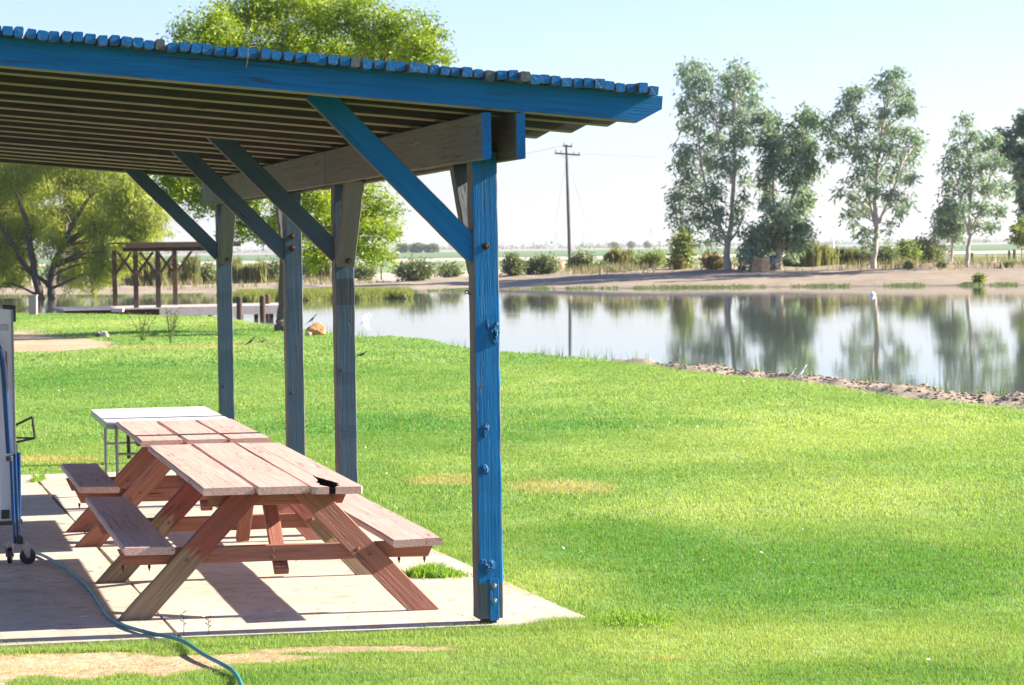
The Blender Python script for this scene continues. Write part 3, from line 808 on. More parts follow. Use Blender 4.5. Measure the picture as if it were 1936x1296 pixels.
A = xs_(10, 972); bm = bmesh.new(); add_bar(bm, (A[0], -.003, A[2] - .03), (A[0], -.003, A[2] + .03), .055, .02, (1, 0, 0), .003); from_bm('hinge', bm, M_BLACK, pp)
bm = bmesh.new(); A = xs_(40, 990); add_lathe(bm, [(.02, 0), (.02, .03), (.012, .034)], Matrix.Translation((A[0] - .02, .1, A[2])) @ Matrix.Rotation(R_(90), 4, 'Y'), 12); from_bm('knob', bm, M_BLACK, pp)
zf = xs_(20, 1022)[2]
bm = bmesh.new()
add_bar(bm, (xr - 1.3, .10, .275), (xr + .02, .10, .275), .03, .05, (0, 0, 1), .004)
add_bar(bm, (xr + .02, -.12, zf + .01), (xr + .02, .42, zf + .01), .04, .05, (1, 0, 0), .004)
for dx in (-.22, -.12): add_bar(bm, (xr + dx, .1, .12), (xr + dx, .1, .27), .025, .02, (1, 0, 0), .003)
from_bm('base_frame', bm, M_BLACK, pp)
def castor(x, y, turn):
    c = empty('castor', (0, 0, 0)); c.parent = pp; c.matrix_local = Matrix.Translation((x, y, 0)) @ Matrix.Rotation(turn, 4, 'Z')
    bm = bmesh.new(); add_lathe(bm, [(.012, -.016), (.050, -.014), (.056, -.008), (.056, .008), (.050, .014), (.012, .016)], Matrix.Translation((.02, 0, .056)) @ Matrix.Rotation(R_(90), 4, 'X'), 24)
    from_bm('wheel', bm, M_BLACK, c)
    bm = bmesh.new()
    for y_ in (-.022, .022):
        add_prism(bm, [(-.035, .135), (.035, .135), (.035, .11), (.032, .05), (.008, .05)], y_ - .002, y_ + .002, Matrix.Rotation(R_(90), 4, 'X'))
    add_bar(bm, (0, 0, .133), (0, 0, .14), .07, .055, (1, 0, 0), .001)
    add_lathe(bm, [(.011, -.028), (.011, .028)], Matrix.Translation((.02, 0, .056)) @ Matrix.Rotation(R_(90), 4, 'X'), 12)
    add_bar(bm, (0, 0, .139), (0, 0, zf), .022, .022, (1, 0, 0), .001)
    from_bm('fork', bm, M_STEEL, c)
castor(xs_(52, 1050)[0] - .02, -.05, R_(8)); castor(xs_(18, 1050)[0], .02, R_(80)); castor(xr - 1.25, -.05, R_(30)); castor(xr - 1.25, .36, R_(10))

# ------------------------------------------------------------------ hose
hp = [(58, 1046), (75, 1049), (100, 1062), (130, 1080), (160, 1103), (182, 1130), (196, 1152), (212, 1170), (240, 1185), (285, 1199), (322, 1207), (350, 1216), (385, 1238), (415, 1252), (438, 1265), (450, 1280), (458, 1300), (470, 1330)]
pts = [G(a, b, .012) for a, b in hp]
pts = spline(pts, 6)
bm = bmesh.new(); add_tube(bm, [Vector((p_[0], p_[1], .013 + -.001 + .006 * math.sin(i * .13))) for i, p_ in enumerate(pts)], .0108, 10)
tag(from_bm('garden_hose', bm, M_HOSE, smooth=True), 'teal garden hose running from the folded table across the slab into the grass', 'hose')

# ------------------------------------------------------------------ vegetation
def leaf_quads(P, ln, wd, hang=0., spread=1.):
    """diamond leaves at P: random facing, long axis hanging down by 'hang' (0..1)"""
    n = len(P)
    d = rng.normal(size=(n, 3)); d[:, 2] = d[:, 2] * (1 - hang) - hang * 1.6
    d /= np.linalg.norm(d, axis=1, keepdims=True)
    s = np.cross(d, rng.normal(size=(n, 3))); s /= np.linalg.norm(s, axis=1, keepdims=True) + 1e-9
    L_ = ln * (.6 + .8 * rng.random((n, 1))); W_ = wd * (.6 + .8 * rng.random((n, 1)))
    mid = P + d * L_ * .45
    return np.stack([P, mid + s * W_ / 2, P + d * L_, mid - s * W_ / 2], 1).reshape(-1, 3)
def leaf_mesh(name, P, ln, wd, mat, parent, var=None, hang=0.):
    v = leaf_quads(P, ln, wd, hang)
    if var is None: var = rng.random(len(P))
    me = mesh_np(name, v, np.arange(len(v)).reshape(-1, 4), {'var': np.repeat(var, 4)})
    o = link(name, me, mat); o.parent = parent
    return o
def base_local(root_P, pts): return [np.array(p) - root_P for p in pts]

def tree(name, label, base, trunks, blobs, D=None, leaf=(.2, .06), n=9000, leafmat_=None, bark=None, hang=.4, clump=.35, flat=.7,
         group=None, cat='tree', twig=.018, per=26):
    """base pixel on the ground; trunks: list of [(px,py,radius_px)...]; blobs: (px,py,rx,ry[,weight[,depth]]) in photo pixels.
    Everything is turned into metres at the tree's own distance, and spread in depth round the trunk."""
    B = hit(*base) if D is None else at(base[0], base[1], D)
    D = B[1]; m = D / FPX
    root = empty(name, B, 0, label, cat, group)
    tb = bmesh.new(); nodes = []
    for tr in trunks:
        pl = []; dz = 0.
        off = rng.normal() * .4 * m * 40
        for i, (px, py, r_) in enumerate(tr):
            f_ = i / max(1, len(tr) - 1)
            pl.append(np.append(at(px, py, D + off * f_) - B, r_ * m))
        pl = spline(pl, 4)
        P3 = [q[:3] + np.append(rng.normal(size=2) * q[3] * .12, 0) for q in pl]
        if tr[0][1] >= base[1] - 4: P3[0][2] -= .25
        add_tube(tb, P3, [max(q[3], .01) for q in pl], 9)
        nodes += [(q, p_[3]) for q, p_ in zip(P3, pl)][2:]
    NP = np.array([q for q, _ in nodes])
    pos = []; var = []
    wsum = sum(b[2] * b[3] * (b[4] if len(b) > 4 else 1) for b in blobs)
    xs = [b[0] for b in blobs]; half = (max(xs) - min(xs)) * m * .5 + .3
    for b in blobs:
        px, py, rx, ry = b[:4]; wt = b[4] if len(b) > 4 else 1.
        off = b[5] * m if len(b) > 5 else rng.uniform(-1, 1) * half * .75
        c = at(px, py, D + off) - B
        # limb from the nearest lower point of the trunk out to the clump
        dd = np.linalg.norm(NP - c, axis=1) + 2.5 * np.maximum(0, NP[:, 2] - c[2] + .15 * abs(c[2]))
        k = int(dd.argmin()); a = NP[k]; r0 = max(.012, min(nodes[k][1] * .55, .10 * math.sqrt(max(rx * m, .1))))
        midp = (a + c) / 2 + np.array([0, 0, .10 * np.linalg.norm(c - a)]) + rng.normal(size=3) * .06 * np.linalg.norm(c - a)
        limb = spline([a, midp, c], 4)
        add_tube(tb, limb, list(np.linspace(r0, twig * .8, len(limb))), 6)
        nb = max(8, int(n * rx * ry * wt / wsum))
        nsub = max(3, int(nb / per))
        sd_ = rng.normal(size=(nsub, 3)); sd_ /= np.linalg.norm(sd_, axis=1, keepdims=True)
        rr = rng.random((nsub, 1)) ** .45
        E = np.array([rx * m, max(rx, ry) * m * flat, ry * m])
        cs = c + sd_ * rr * E
        for q in cs[:: max(1, nsub // 9)]:
            add_tube(tb, [c + (q - c) * .05, c + (q - c) * .6 + rng.normal(size=3) * .05, q], [twig, twig * .7, twig * .35], 4, False)
        pick = rng.integers(0, nsub, nb)
        p_ = cs[pick] + rng.normal(size=(nb, 3)) * clump * np.array([.8, .8, .7]) * min(1.4, .35 + rx * m * .5)
        pos.append(p_); var.append(np.clip(rng.random(nsub)[pick] * .6 + rng.random(nb) * .5 - .05, 0, 1))
    P = np.concatenate(pos); v = np.concatenate(var)
    tk = from_bm('trunk', tb, bark, root, smooth=True)
    leaf_mesh('crown', P, leaf[0], leaf[1], leafmat_, root, v, hang)
    return root

# the tree behind the shelter (its crown spreads over the roof)
tree('locust_tree', 'tall yellow green tree whose crown spreads above the blue shelter roof', (534, 624),
     [[(534, 624, 15), (535, 590, 10.5), (536, 520, 9), (540, 440, 8.5), (550, 360, 8), (565, 270, 7), (575, 170, 5), (590, 60, 3)],
      [(548, 370, 6), (500, 290, 5), (450, 200, 4), (420, 110, 3)], [(558, 320, 6), (630, 250, 5), (700, 160, 4), (740, 90, 3)],
      [(537, 470, 4), (490, 440, 3), (420, 410, 2)], [(540, 450, 4), (610, 430, 3), (680, 430, 2)]],
     [(400, 70, 75, 55), (470, 30, 80, 45), (560, 10, 90, 45), (650, 25, 80, 45), (740, 60, 80, 50), (800, 95, 48, 40), (370, 110, 52, 40), (450, 110, 80, 50),
      (540, 90, 80, 50), (630, 100, 80, 50), (720, 120, 80, 50), (790, 130, 55, 40), (470, 190, 90, 60), (600, 190, 90, 60), (720, 200, 80, 60), (380, 200, 60, 50),
      (360, 280, 60, 45), (450, 280, 70, 50), (560, 280, 80, 50), (680, 280, 80, 50), (330, 350, 45, 32), (390, 370, 60, 40), (455, 390, 55, 40), (480, 430, 45, 30, .8),
      (440, 440, 30, 22, .6), (600, 370, 45, 45), (660, 370, 60, 45), (710, 400, 48, 42), (690, 450, 55, 40), (635, 440, 45, 42), (720, 480, 32, 22, .8), (600, 480, 35, 30, .8), (745, 430, 20, 22, .6),
      (580, 420, 40, 36), (520, 420, 40, 30, .7), (820, 70, 25, 30, .5), (840, 110, 14, 18, .4)],
     leaf=(.125, .042), n=115000, leafmat_=L_LOCUST, bark=M_BARK, D=69., hang=.4, per=75, clump=.25, twig=.010)
# willow on the left
tree('willow_tree', 'drooping willow with two leaning trunks beside the wooden dock', (88, 592),
     [[(80, 592, 12), (75, 560, 8.5), (66, 520, 7), (58, 470, 6.5), (50, 420, 5), (30, 360, 3.5), (20, 320, 2)],
      [(104, 592, 11), (98, 555, 8), (99, 520, 7.5), (108, 490, 7), (124, 455, 6), (150, 400, 4), (190, 350, 2.5)],
      [(94, 545, 4), (82, 530, 4), (60, 518, 4.5), (38, 490, 4.5), (10, 440, 4), (-40, 380, 2)], [(120, 462, 5), (170, 430, 4), (230, 410, 3), (280, 410, 2)]],
     [(-40, 350, 70, 60), (30, 340, 70, 45), (100, 335, 70, 40), (170, 340, 60, 45), (230, 360, 60, 45), (270, 400, 45, 40), (300, 440, 26, 14, .7), (20, 400, 60, 55), (-50, 440, 60, 70),
      (150, 400, 50, 45), (210, 420, 55, 50), (250, 450, 45, 40), (20, 470, 45, 45), (-10, 500, 40, 35), (160, 470, 35, 45), (200, 490, 40, 38), (225, 480, 28, 30), (60, 300, 80, 40), (160, 290, 80, 40), (250, 320, 45, 40),
      (140, 510, 28, 40, .7), (180, 520, 26, 30, .6), (40, 515, 30, 26, .6), (95, 400, 40, 40, .5), (100, 460, 40, 40, .25), (-20, 540, 30, 20, .5), (320, 437, 12, 7, .5), (215, 450, 30, 30), (232, 470, 18, 26), (205, 500, 22, 30, .7), (60, 430, 60, 40), (130, 430, 40, 40)],
     leaf=(.30, .055), n=115000, leafmat_=L_WILLOW, bark=M_BARK, hang=.75, per=60, clump=.32, twig=.012)
# eucalyptus row on the far bank
EG = 'eucalyptus trees along the far bank'
kw = dict(leaf=(.42, .11), leafmat_=L_EUC, bark=M_PALEBARK, hang=.55, clump=.5, group=EG, twig=.03)
def px3(x, y): return (1240 + x * .3704, 60 + y * .3704)
def B3(L): return [(*px3(b[0], b[1]), b[2] * .3704, b[3] * .3704, *b[4:]) for b in L]
def T3(L): return [[(*px3(a, b), r_ * .3704) for a, b, r_ in t] for t in L]
tree('eucalyptus_tree', 'tallest broad eucalyptus with a pale trunk left of the blue barrel', px3(362, 1215),
     T3([[(362, 1215, 22), (365, 1100, 16), (385, 980, 13), (392, 850, 11), (400, 700, 10), (400, 520, 8), (400, 350, 6), (420, 200, 3)], [(365, 1090, 12), (330, 1000, 8), (270, 850, 7), (230, 650, 6), (210, 400, 4), (190, 230, 2)],
         [(368, 1080, 9), (420, 1010, 6), (450, 900, 4)], [(395, 760, 7), (330, 600, 6), (300, 400, 4)]]),
     B3([(150, 200, 55, 60), (220, 170, 45, 50), (180, 290, 70, 60), (270, 240, 50, 60), (350, 230, 50, 60), (430, 190, 55, 70), (480, 260, 50, 60), (400, 320, 70, 60), (500, 340, 50, 60), (150, 370, 45, 50), (250, 360, 70, 60),
         (340, 430, 80, 60), (450, 440, 70, 60), (200, 480, 70, 60), (290, 540, 80, 60), (400, 550, 70, 60), (180, 600, 70, 60), (470, 540, 40, 50), (140, 660, 55, 45), (250, 660, 80, 60), (350, 680, 70, 60), (430, 660, 50, 60, .7),
         (170, 760, 70, 50), (110, 830, 55, 55), (90, 910, 45, 50), (210, 850, 80, 60), (300, 800, 60, 60), (240, 950, 80, 50), (150, 960, 60, 45), (320, 920, 60, 50), (310, 1030, 55, 40), (440, 930, 45, 60, .8), (450, 850, 40, 50, .6), (265, 1075, 50, 28, .8), (440, 760, 40, 50, .6)]),
     n=9000, **kw)
tree('eucalyptus_tree', 'dark bushy eucalyptus with low foliage hanging around the blue barrel', px3(628, 1215),
     T3([[(630, 1215, 20), (628, 1120, 18), (625, 1020, 13), (605, 900, 9), (600, 750, 7), (590, 600, 5), (580, 480, 3)], [(632, 1100, 12), (660, 980, 9), (700, 830, 8), (730, 650, 6), (760, 480, 3)], [(510, 1215, 9), (520, 1120, 7), (540, 1020, 5)]]),
     B3([(540, 440, 50, 45), (600, 450, 50, 55), (580, 540, 60, 60), (640, 560, 50, 60), (760, 430, 50, 50), (800, 450, 45, 45), (740, 520, 60, 60), (700, 610, 70, 60), (790, 600, 45, 60), (590, 650, 60, 60), (680, 700, 60, 60), (770, 690, 60, 60),
         (570, 760, 45, 60), (740, 770, 50, 50), (570, 860, 45, 50), (620, 930, 70, 60), (700, 900, 70, 60), (760, 870, 45, 60), (560, 1000, 70, 60), (650, 1030, 80, 60), (730, 1000, 65, 60), (490, 1050, 60, 60), (570, 1090, 70, 50), (470, 1140, 45, 60), (520, 1170, 40, 40), (690, 1090, 60, 40), (750, 1060, 45, 40), (590, 1190, 26, 30, .6), (455, 1200, 30, 26, .8), (700, 1140, 25, 45, .5)]),
     n=10500, **{**kw, 'leaf': (.44, .13)})
tree('eucalyptus_tree', 'airy eucalyptus with two high tufts standing before the straw grasses', px3(1108, 1210),
     T3([[(1108, 1210, 17), (1118, 1100, 14), (1128, 980, 12), (1120, 880, 11), (1130, 700, 9), (1150, 540, 8), (1180, 380, 6), (1220, 240, 3)], [(1120, 990, 9), (1095, 880, 8), (1060, 720, 7), (1020, 520, 5), (990, 330, 3)], [(1135, 980, 7), (1170, 900, 6), (1230, 760, 5), (1270, 600, 3)]]),
     B3([(970, 320, 50, 50), (1030, 310, 45, 45), (1000, 390, 60, 50), (910, 430, 45, 45), (1050, 480, 50, 60), (900, 520, 50, 50), (970, 560, 60, 50), (890, 600, 40, 50), (1190, 220, 45, 45), (1240, 230, 45, 45), (1140, 260, 45, 30), (1210, 300, 70, 50), (1280, 320, 40, 40), (1310, 370, 30, 35), (1250, 390, 50, 50), (1170, 400, 50, 50),
         (1150, 480, 50, 50), (1230, 500, 60, 50), (1300, 520, 50, 50), (1330, 580, 40, 45), (1090, 560, 60, 50), (1180, 590, 70, 50), (1280, 620, 60, 50), (1040, 640, 60, 50), (1130, 690, 70, 50), (1230, 710, 60, 50), (1290, 740, 35, 50), (1020, 750, 50, 40), (1110, 800, 60, 50), (1200, 820, 50, 50), (1290, 850, 28, 45, .7), (1010, 840, 40, 45), (1080, 900, 60, 40), (1240, 890, 45, 50), (980, 920, 35, 40), (930, 840, 20, 60, .6), (1000, 1000, 28, 50, .6), (1060, 1030, 35, 60, .8), (1080, 1100, 25, 30, .7), (1180, 980, 30, 50, .6), (1185, 1060, 14, 40, .5)]),
     n=7200, **kw)
tree('eucalyptus_tree', 'slender thin leaved eucalyptus near the fence posts on the right', px3(1588, 1203),
     T3([[(1588, 1203, 12), (1592, 1120, 11), (1605, 1040, 9), (1600, 940, 8), (1610, 780, 7), (1590, 620, 5), (1580, 440, 2)], [(1600, 1040, 7), (1570, 930, 5), (1540, 780, 4), (1520, 640, 2)], [(1610, 1010, 7), (1660, 900, 5), (1700, 760, 4), (1720, 600, 2)]]),
     B3([(1580, 450, 35, 40), (1560, 520, 45, 45), (1610, 530, 40, 50), (1530, 600, 50, 45), (1620, 620, 50, 50), (1690, 570, 50, 50), (1740, 560, 45, 45), (1500, 690, 40, 50), (1570, 700, 50, 50), (1660, 690, 60, 50), (1740, 670, 45, 50), (1500, 780, 50, 50), (1590, 800, 60, 50), (1690, 790, 60, 50), (1770, 790, 45, 60), (1480, 880, 55, 45), (1560, 890, 50, 50), (1660, 890, 60, 50), (1740, 900, 50, 50), (1450, 910, 40, 40), (1660, 980, 50, 40), (1710, 1000, 35, 40)]),
     n=4800, **{**kw, 'leaf': (.34, .11)})
tree('eucalyptus_tree', 'small thin tree just left of the slender eucalyptus', px3(1508, 1178),
     T3([[(1508, 1178, 9), (1512, 1100, 7), (1515, 1020, 6), (1500, 940, 3)], [(1514, 1040, 4), (1550, 980, 2)]]),
     B3([(1460, 960, 40, 45), (1510, 930, 50, 45), (1550, 980, 40, 45), (1490, 1010, 50, 35), (1440, 1010, 25, 45, .6), (1540, 1040, 30, 35)]), n=2200, **{**kw, 'leaf': (.34, .11), 'D': 186})
tree('eucalyptus_tree', 'dark tall eucalyptus cut off by the right edge of the picture', px3(1885, 1165),
     T3([[(1890, 1170, 18), (1895, 1000, 15), (1890, 800, 12), (1900, 600, 8), (1920, 440, 4)], [(1890, 760, 7), (1830, 640, 5), (1780, 540, 3)]]),
     B3([(1870, 460, 28, 40), (1930, 430, 50, 50), (1990, 480, 60, 60), (1870, 500, 20, 26), (1780, 540, 40, 45), (1790, 600, 38, 50), (1780, 650, 26, 40), (1860, 610, 40, 50), (1930, 600, 60, 60), (2000, 620, 60, 60), (1860, 700, 30, 50), (1920, 730, 50, 60), (2000, 760, 60, 60), (1870, 800, 26, 50), (1880, 880, 24, 50), (1940, 860, 50, 60), (1890, 950, 22, 40), (1960, 960, 50, 50)]),
     n=9500, **{**kw, 'leaf': (.46, .17), 'D': 182})
tree('small_tree', 'small round light green tree at the foot of the dark edge eucalyptus', px3(1868, 1172),
     T3([[(1870, 1174, 6), (1868, 1110, 5), (1865, 1050, 3)]]), B3([(1840, 1010, 30, 35), (1880, 1000, 40, 40), (1850, 1060, 35, 30), (1910, 1050, 40, 40)]),
     n=1600, leaf=(.3, .12), leafmat_=L_LIGHT, bark=M_PALEBARK, hang=.3, clump=.3, D=178, twig=.02)

def shrub(px, py, wd, ht, kind, label, D=None, n=1500, mat=None, name='shrub'):
    B = hit(px, py) if D is None else at(px, py, D)
    m = B[1] / FPX; W_, H_ = wd * m / 2, ht * m
    root = empty(name, B, 0, label, 'grass clump' if kind == 'tuft' else 'shrub', 'shrubs and grass clumps along the far bank')
    if kind == 'tuft':                      # arching blades from a few crowns
        nb = n; nt_ = max(4, int(wd / 6)); k = rng.integers(0, nt_, nb)
        cx = np.linspace(-.85, .85, nt_) * W_ + rng.normal(size=nt_) * .12 * W_; cy = rng.normal(size=nt_) * W_ * .5; ch = H_ * (.5 + .6 * rng.random(nt_))
        az = rng.random(nb) * 6.283; out = (.1 + .9 * rng.random(nb)) * min(W_ * .6, H_ * .75) * (ch[k] / H_); hh = ch[k] * (.45 + .65 * rng.random(nb) ** 1.3)
        b0 = np.stack([cx[k] + rng.normal(size=nb) * .16, cy[k] + rng.normal(size=nb) * .16, np.zeros(nb) - .1], -1)
        md = b0 + np.stack([np.cos(az) * out * .4, np.sin(az) * out * .4, hh * .9], -1)
        tp = b0 + np.stack([np.cos(az) * out, np.sin(az) * out, hh * (1.12 - .75 * out / H_ * rng.random(nb))], -1)
        s = np.stack([-np.sin(az), np.cos(az), np.zeros(nb)], -1) * .038
        v = np.stack([b0 - s, b0 + s, md + s, md - s, md - s, md + s, tp + s * .15, tp - s * .15], 1).reshape(-1, 3)
        var = np.repeat(rng.random(nb), 8)
        link('blades', mesh_np('blades', v, np.arange(len(v)).reshape(-1, 4), {'var': var}), mat or L_PAMPAS).parent = root
    else:
        tb = bmesh.new(); P = []; var = []
        ns = max(5, int(wd / 5))
        for i in range(ns):
            x = rng.uniform(-.8, .8) * W_; y = rng.uniform(-.6, .6) * W_; z = H_ * (.35 + .62 * rng.random() * math.sqrt(max(.05, 1 - (x / W_) ** 2)))
            add_tube(tb, [(x * .2, y * .2, -.1), (x * .6, y * .6, z * .55), (x, y, z)], [.04, .025, .01], 5)
            q = int(n / ns * rng.uniform(.5, 1.5)); f_ = rng.random((q, 1)) ** .7
            P.append(np.array([x, y, z]) * (.25 + .8 * f_) + rng.normal(size=(q, 3)) * np.array([W_ * .24, W_ * .24, H_ * .17])); var.append(np.clip(rng.random() * .6 + rng.random(q) * .5, 0, 1))
        P = np.concatenate(P); P[:, 2] = np.abs(P[:, 2])
        from_bm('stems', tb, M_BARK, root)
        leaf_mesh('foliage', P, .30, .11, mat or L_BUSH, root, np.concatenate(var), .1)
    return root
for a in [
    (786, 531, 66, 34, 'leaf', 'round dark green shrub right of the willow side reeds, left of the near post'),
    (848, 525, 42, 25, 'leaf', 'small dark shrub just left of the near blue post'),
    (965, 522, 40, 36, 'leaf', 'dark upright shrub just right of the near blue post'),
    (998, 519, 38, 26, 'leaf', 'low olive shrub between the dark upright one and the orange mounds'),
    (1034, 517, 42, 31, 'leaf', 'wide olive shrub left of the orange mounds'),
    (1097, 513, 42, 33, 'leaf', 'grey green shrub right beside the power pole'),
    (1136, 511, 34, 15, 'leaf', 'very low shrub right of the power pole shrub'),
    (1170, 509, 38, 36, 'tuft', 'straw coloured bushy clump right of the power pole'),
    (1222, 508, 52, 31, 'light', 'pale yellow green shrub before the tall light green one'),
    (1299, 507, 44, 66, 'light', 'tall light green feathery shrub left of the tallest eucalyptus'),
    (1283, 509, 36, 18, 'ochre', 'low brown shrub at the foot of the feathery light green one'),
    (1350, 509, 46, 30, 'ochre', 'ochre shrub around the foot of the tallest eucalyptus'),
    (1500, 504, 44, 38, 'tuft', 'straw grass clump just right of the blue barrel'),
    (1545, 503, 56, 42, 'tuft', 'high straw grass clump in the middle of the grass row'),
    (1607, 501, 54, 31, 'tuft', 'wide straw grass clump left of the airy eucalyptus'),
    (1672, 500, 48, 30, 'leaf', 'dark shrub just right of the airy eucalyptus trunk'),
    (1713, 499, 40, 42, 'light', 'yellow green shrub between two dark ones right of the airy eucalyptus'),
    (1752, 498, 60, 46, 'leaf', 'bushy dark shrub at the right end of the grass row'),
    (473, 536, 46, 44, 'tuft', 'pale pampas clump right of the fourth blue post'),
    (510, 535, 40, 46, 'leaf', 'dark green shrub left of the locust trunk'),
    (590, 529, 32, 30, 'leaf', 'low shrub between the second and third blue posts'),
    (617, 531, 34, 36, 'tuft', 'pampas clump left of the third blue post'),
    (690, 531, 34, 28, 'leaf', 'low shrub right of the third blue post'),
    (244, 539, 38, 44, 'leaf', 'dark shrub seen under the left of the dock roof'),
    (283, 541, 46, 50, 'tuft', 'pampas clump between the dock roof posts'),
    (319, 540, 36, 44, 'leaf', 'dark shrub behind the right posts of the dock'),
    (350, 539, 44, 50, 'tuft', 'pampas clump just right of the dock roof posts'),
    (391, 538, 34, 40, 'leaf', 'dark shrub left of the fourth blue post'),
    (205, 538, 44, 32, 'leaf', 'grey green shrub between the willow and the dock roof'),
    (122, 541, 70, 46, 'leaf', 'dark shrub behind the forked willow trunks'),
    (20, 543, 70, 44, 'leaf', 'dark shrub left of the willow trunks'),
]:
    k = a[4]
    shrub(a[0], a[1], a[2] * 1.2, a[3] * 1.05, 'tuft' if k == 'tuft' else 'leaf', a[5], None, int(500 + a[2] * a[3] * (.55 if k == 'tuft' else .9)), {'light': L_LIGHT, 'ochre': L_OCHRE, 'leaf': L_BUSH, 'tuft': L_PAMPAS}[k],
          'pampas_grass' if k == 'tuft' else 'shrub')
for px, py, wd, ht, lab in [(1718, 508, 12, 10, 'tiny scrub plant on the bare bank below the dark shrubs'), (1781, 506, 12, 10, 'tiny dry plant on the bank left of the fence posts'),
                            (1851, 536, 20, 18, 'green weed at the water edge of the bank on the right'), (1905, 506, 24, 10, 'low dry weeds below the right fence posts'), (700, 498, 14, 18, 'thin bare shrub on the field edge right of the locust')]:
    shrub(px, py, wd, ht, 'leaf', lab, None, 260, L_LIGHT if '1851' == str(px) else L_BUSH, 'weed')

# reeds and shore grass (uncountable)
def reed_field(name, label, pts, n, h, wd, mat):
    x, y, z = pts
    hh = h * (.6 + .7 * rng.random(len(x)))
    v = blades(np.stack([x, y], -1), z - .05, hh, wd * (.6 + .8 * rng.random(len(x))), .55)
    o = link(name, mesh_np(name, v, np.arange(len(v)).reshape(-1, 3), {'var': np.repeat(rng.random(len(x)), 3)}), mat)
    tag(o, label, 'reeds', kind='stuff')
y = rng.uniform(131, 147, 60000); t = rng.uniform(PEN0 - .005, PEN1 + .002, 60000); x = t * y
m = rng.random(60000) < pen_mask(x, y) * 1.2
z = zground(x, y)
m &= z > WATER - .12
reed_field('reeds', 'yellow green reeds on the spit in the pond', (x[m], y[m], z[m]), 0, .42, .06, L_REED)
n_ = 90000
t = rng.uniform(-.2, .2, n_); u_ = rng.uniform(-1.2, 1.6, n_); y = far_shore(t) + u_; x = t * y
pat = fbm(t * 90 + 3, t * 0 + 2.5)
m = (rng.random(n_) < np.clip((pat - .42) * 4, 0, .8)) & (rng.random(n_) < 1.1 - np.abs(u_ - .2) / 1.6); m &= zground(x, y) > WATER - .06
reed_field('shore_grass', 'strip of green grass along the far water line', (x[m], y[m], zground(x[m], y[m])), 0, .15, .08, L_BUSH)
n_ = 60000
t = rng.uniform(-.21, .215, n_); y = far_shore(t) + rng.uniform(9, 46, n_); x = t * y
pat = fbm(x * .16 + 3, y * .12 + 8, 3)
m = (rng.random(n_) < np.clip((pat - .47) * 5, 0, 1)) & (fbm(x * 1.3, y * 1.1, 2) > .45) & (rng.random(n_) < sstep(8, 20, y - far_shore(t)))
reed_field('dry_scrub', 'dusty dry weeds over the bank behind the pond', (x[m], y[m], zground(x[m], y[m])), 0, .55, .06, L_SCRUB)
n_ = 9000
t = rng.uniform(-.075, .20, n_); y = crest(t) + rng.uniform(-.6, 1.2, n_); x = t * y
pat = fbm(t * 160 + 7, t * 0 + .5)
m = (pat > .5) & (rng.random(n_) < np.clip((pat - .5) * 3, 0, .25))
reed_field('bank_weeds', 'thin weeds along the near edge of the pond', (x[m], y[m], zground(x[m], y[m])), 0, .26, .012, L_GREEN)
# a tuft growing from the slab's edge, weeds in the joint
def tuft(px0, px1, py, n, h, label, spread=.05, mat=L_GREEN):
    A, B = G(px0, py), G(px1, py)
    C0 = (A + B) / 2
    root = C0
    f_ = rng.normal(size=n) * .25 + .5
    P = A[None] + (B - A)[None] * f_[:, None]; P[:, 1] += rng.normal(size=n) * spread
    hh = h * (.35 + .8 * rng.random(n)) * np.exp(-((f_ - .45) / .42) ** 2)
    v = blades(P[:, :2] - C0[None, :2], np.zeros(n), hh, .008 + .005 * rng.random(n), 1.1)
    o = link('grass_tuft', mesh_np('grass_tuft', v, np.arange(len(v)).reshape(-1, 3), {'var': np.repeat(rng.random(n), 3)}), mat)
    o.location = Vector([float(c) for c in C0])
    tag(o, label, 'grass tuft')
tuft(755, 885, 1088, 1500, .085, 'low tuft of grass growing on the slab left of the near blue post', .07, L_LAWN)
tuft(62, 85, 908, 260, .07, 'small weed growing at the far end of the slab joint', .12, L_LAWN)
tuft(1115, 1290, 1172, 900, .032, 'longer bright grass at the front right corner of the slab', .12, L_LAWN)
for px, py, h_, lab in ((347, 1200, .13, 'thin dry stalk at the front edge of the slab by the hose'), (394, 1200, .10, 'shorter dry stalk at the front edge of the slab right of the hose')):
    P0 = G(px, py); bm = bmesh.new()
    add_tube(bm, [(0, 0, -.02), (.004, 0, h_ * .5), (-.002, .003, h_)], [.0022, .002, .001], 5)
    for k in range(5):
        zz = h_ * (.4 + .13 * k); s = (-1) ** k
        add_tube(bm, [(0, 0, zz), (s * .016, .004, zz + .012)], [.0015, .003], 4)
    o = from_bm('dry_stalk', bm, L_PAMPAS); o.location = Vector([float(c) for c in P0]); tag(o, lab, 'weed')
for px, py, h_, lab in ((270, 645, .75, 'thin leafy weed on the lawn left of the fourth post, shorter one'), (322, 650, .95, 'taller spindly weed on the lawn left of the fourth post')):
    P0 = hit(px, py); bm = bmesh.new()
    for s in range(7):
        a = rng.normal(size=2) * .16
        pts_ = [(0, 0, -.03), (a[0] * .5, a[1] * .5, h_ * .5), (a[0], a[1], h_ * (.6 + .4 * rng.random()))]
        add_tube(bm, pts_, [.012, .009, .004], 4)
        for q in range(8):
            f_ = .3 + .09 * q; c = np.array(pts_[2]) * f_ + np.array([0, 0, 0]); d = rng.normal(size=3) * .07
            add_tube(bm, [c, c + d], [.012, .002], 4)
    o = from_bm('spindly_weed', bm, L_LIGHT); o.location = Vector([float(c) for c in P0]); tag(o, lab, 'weed')

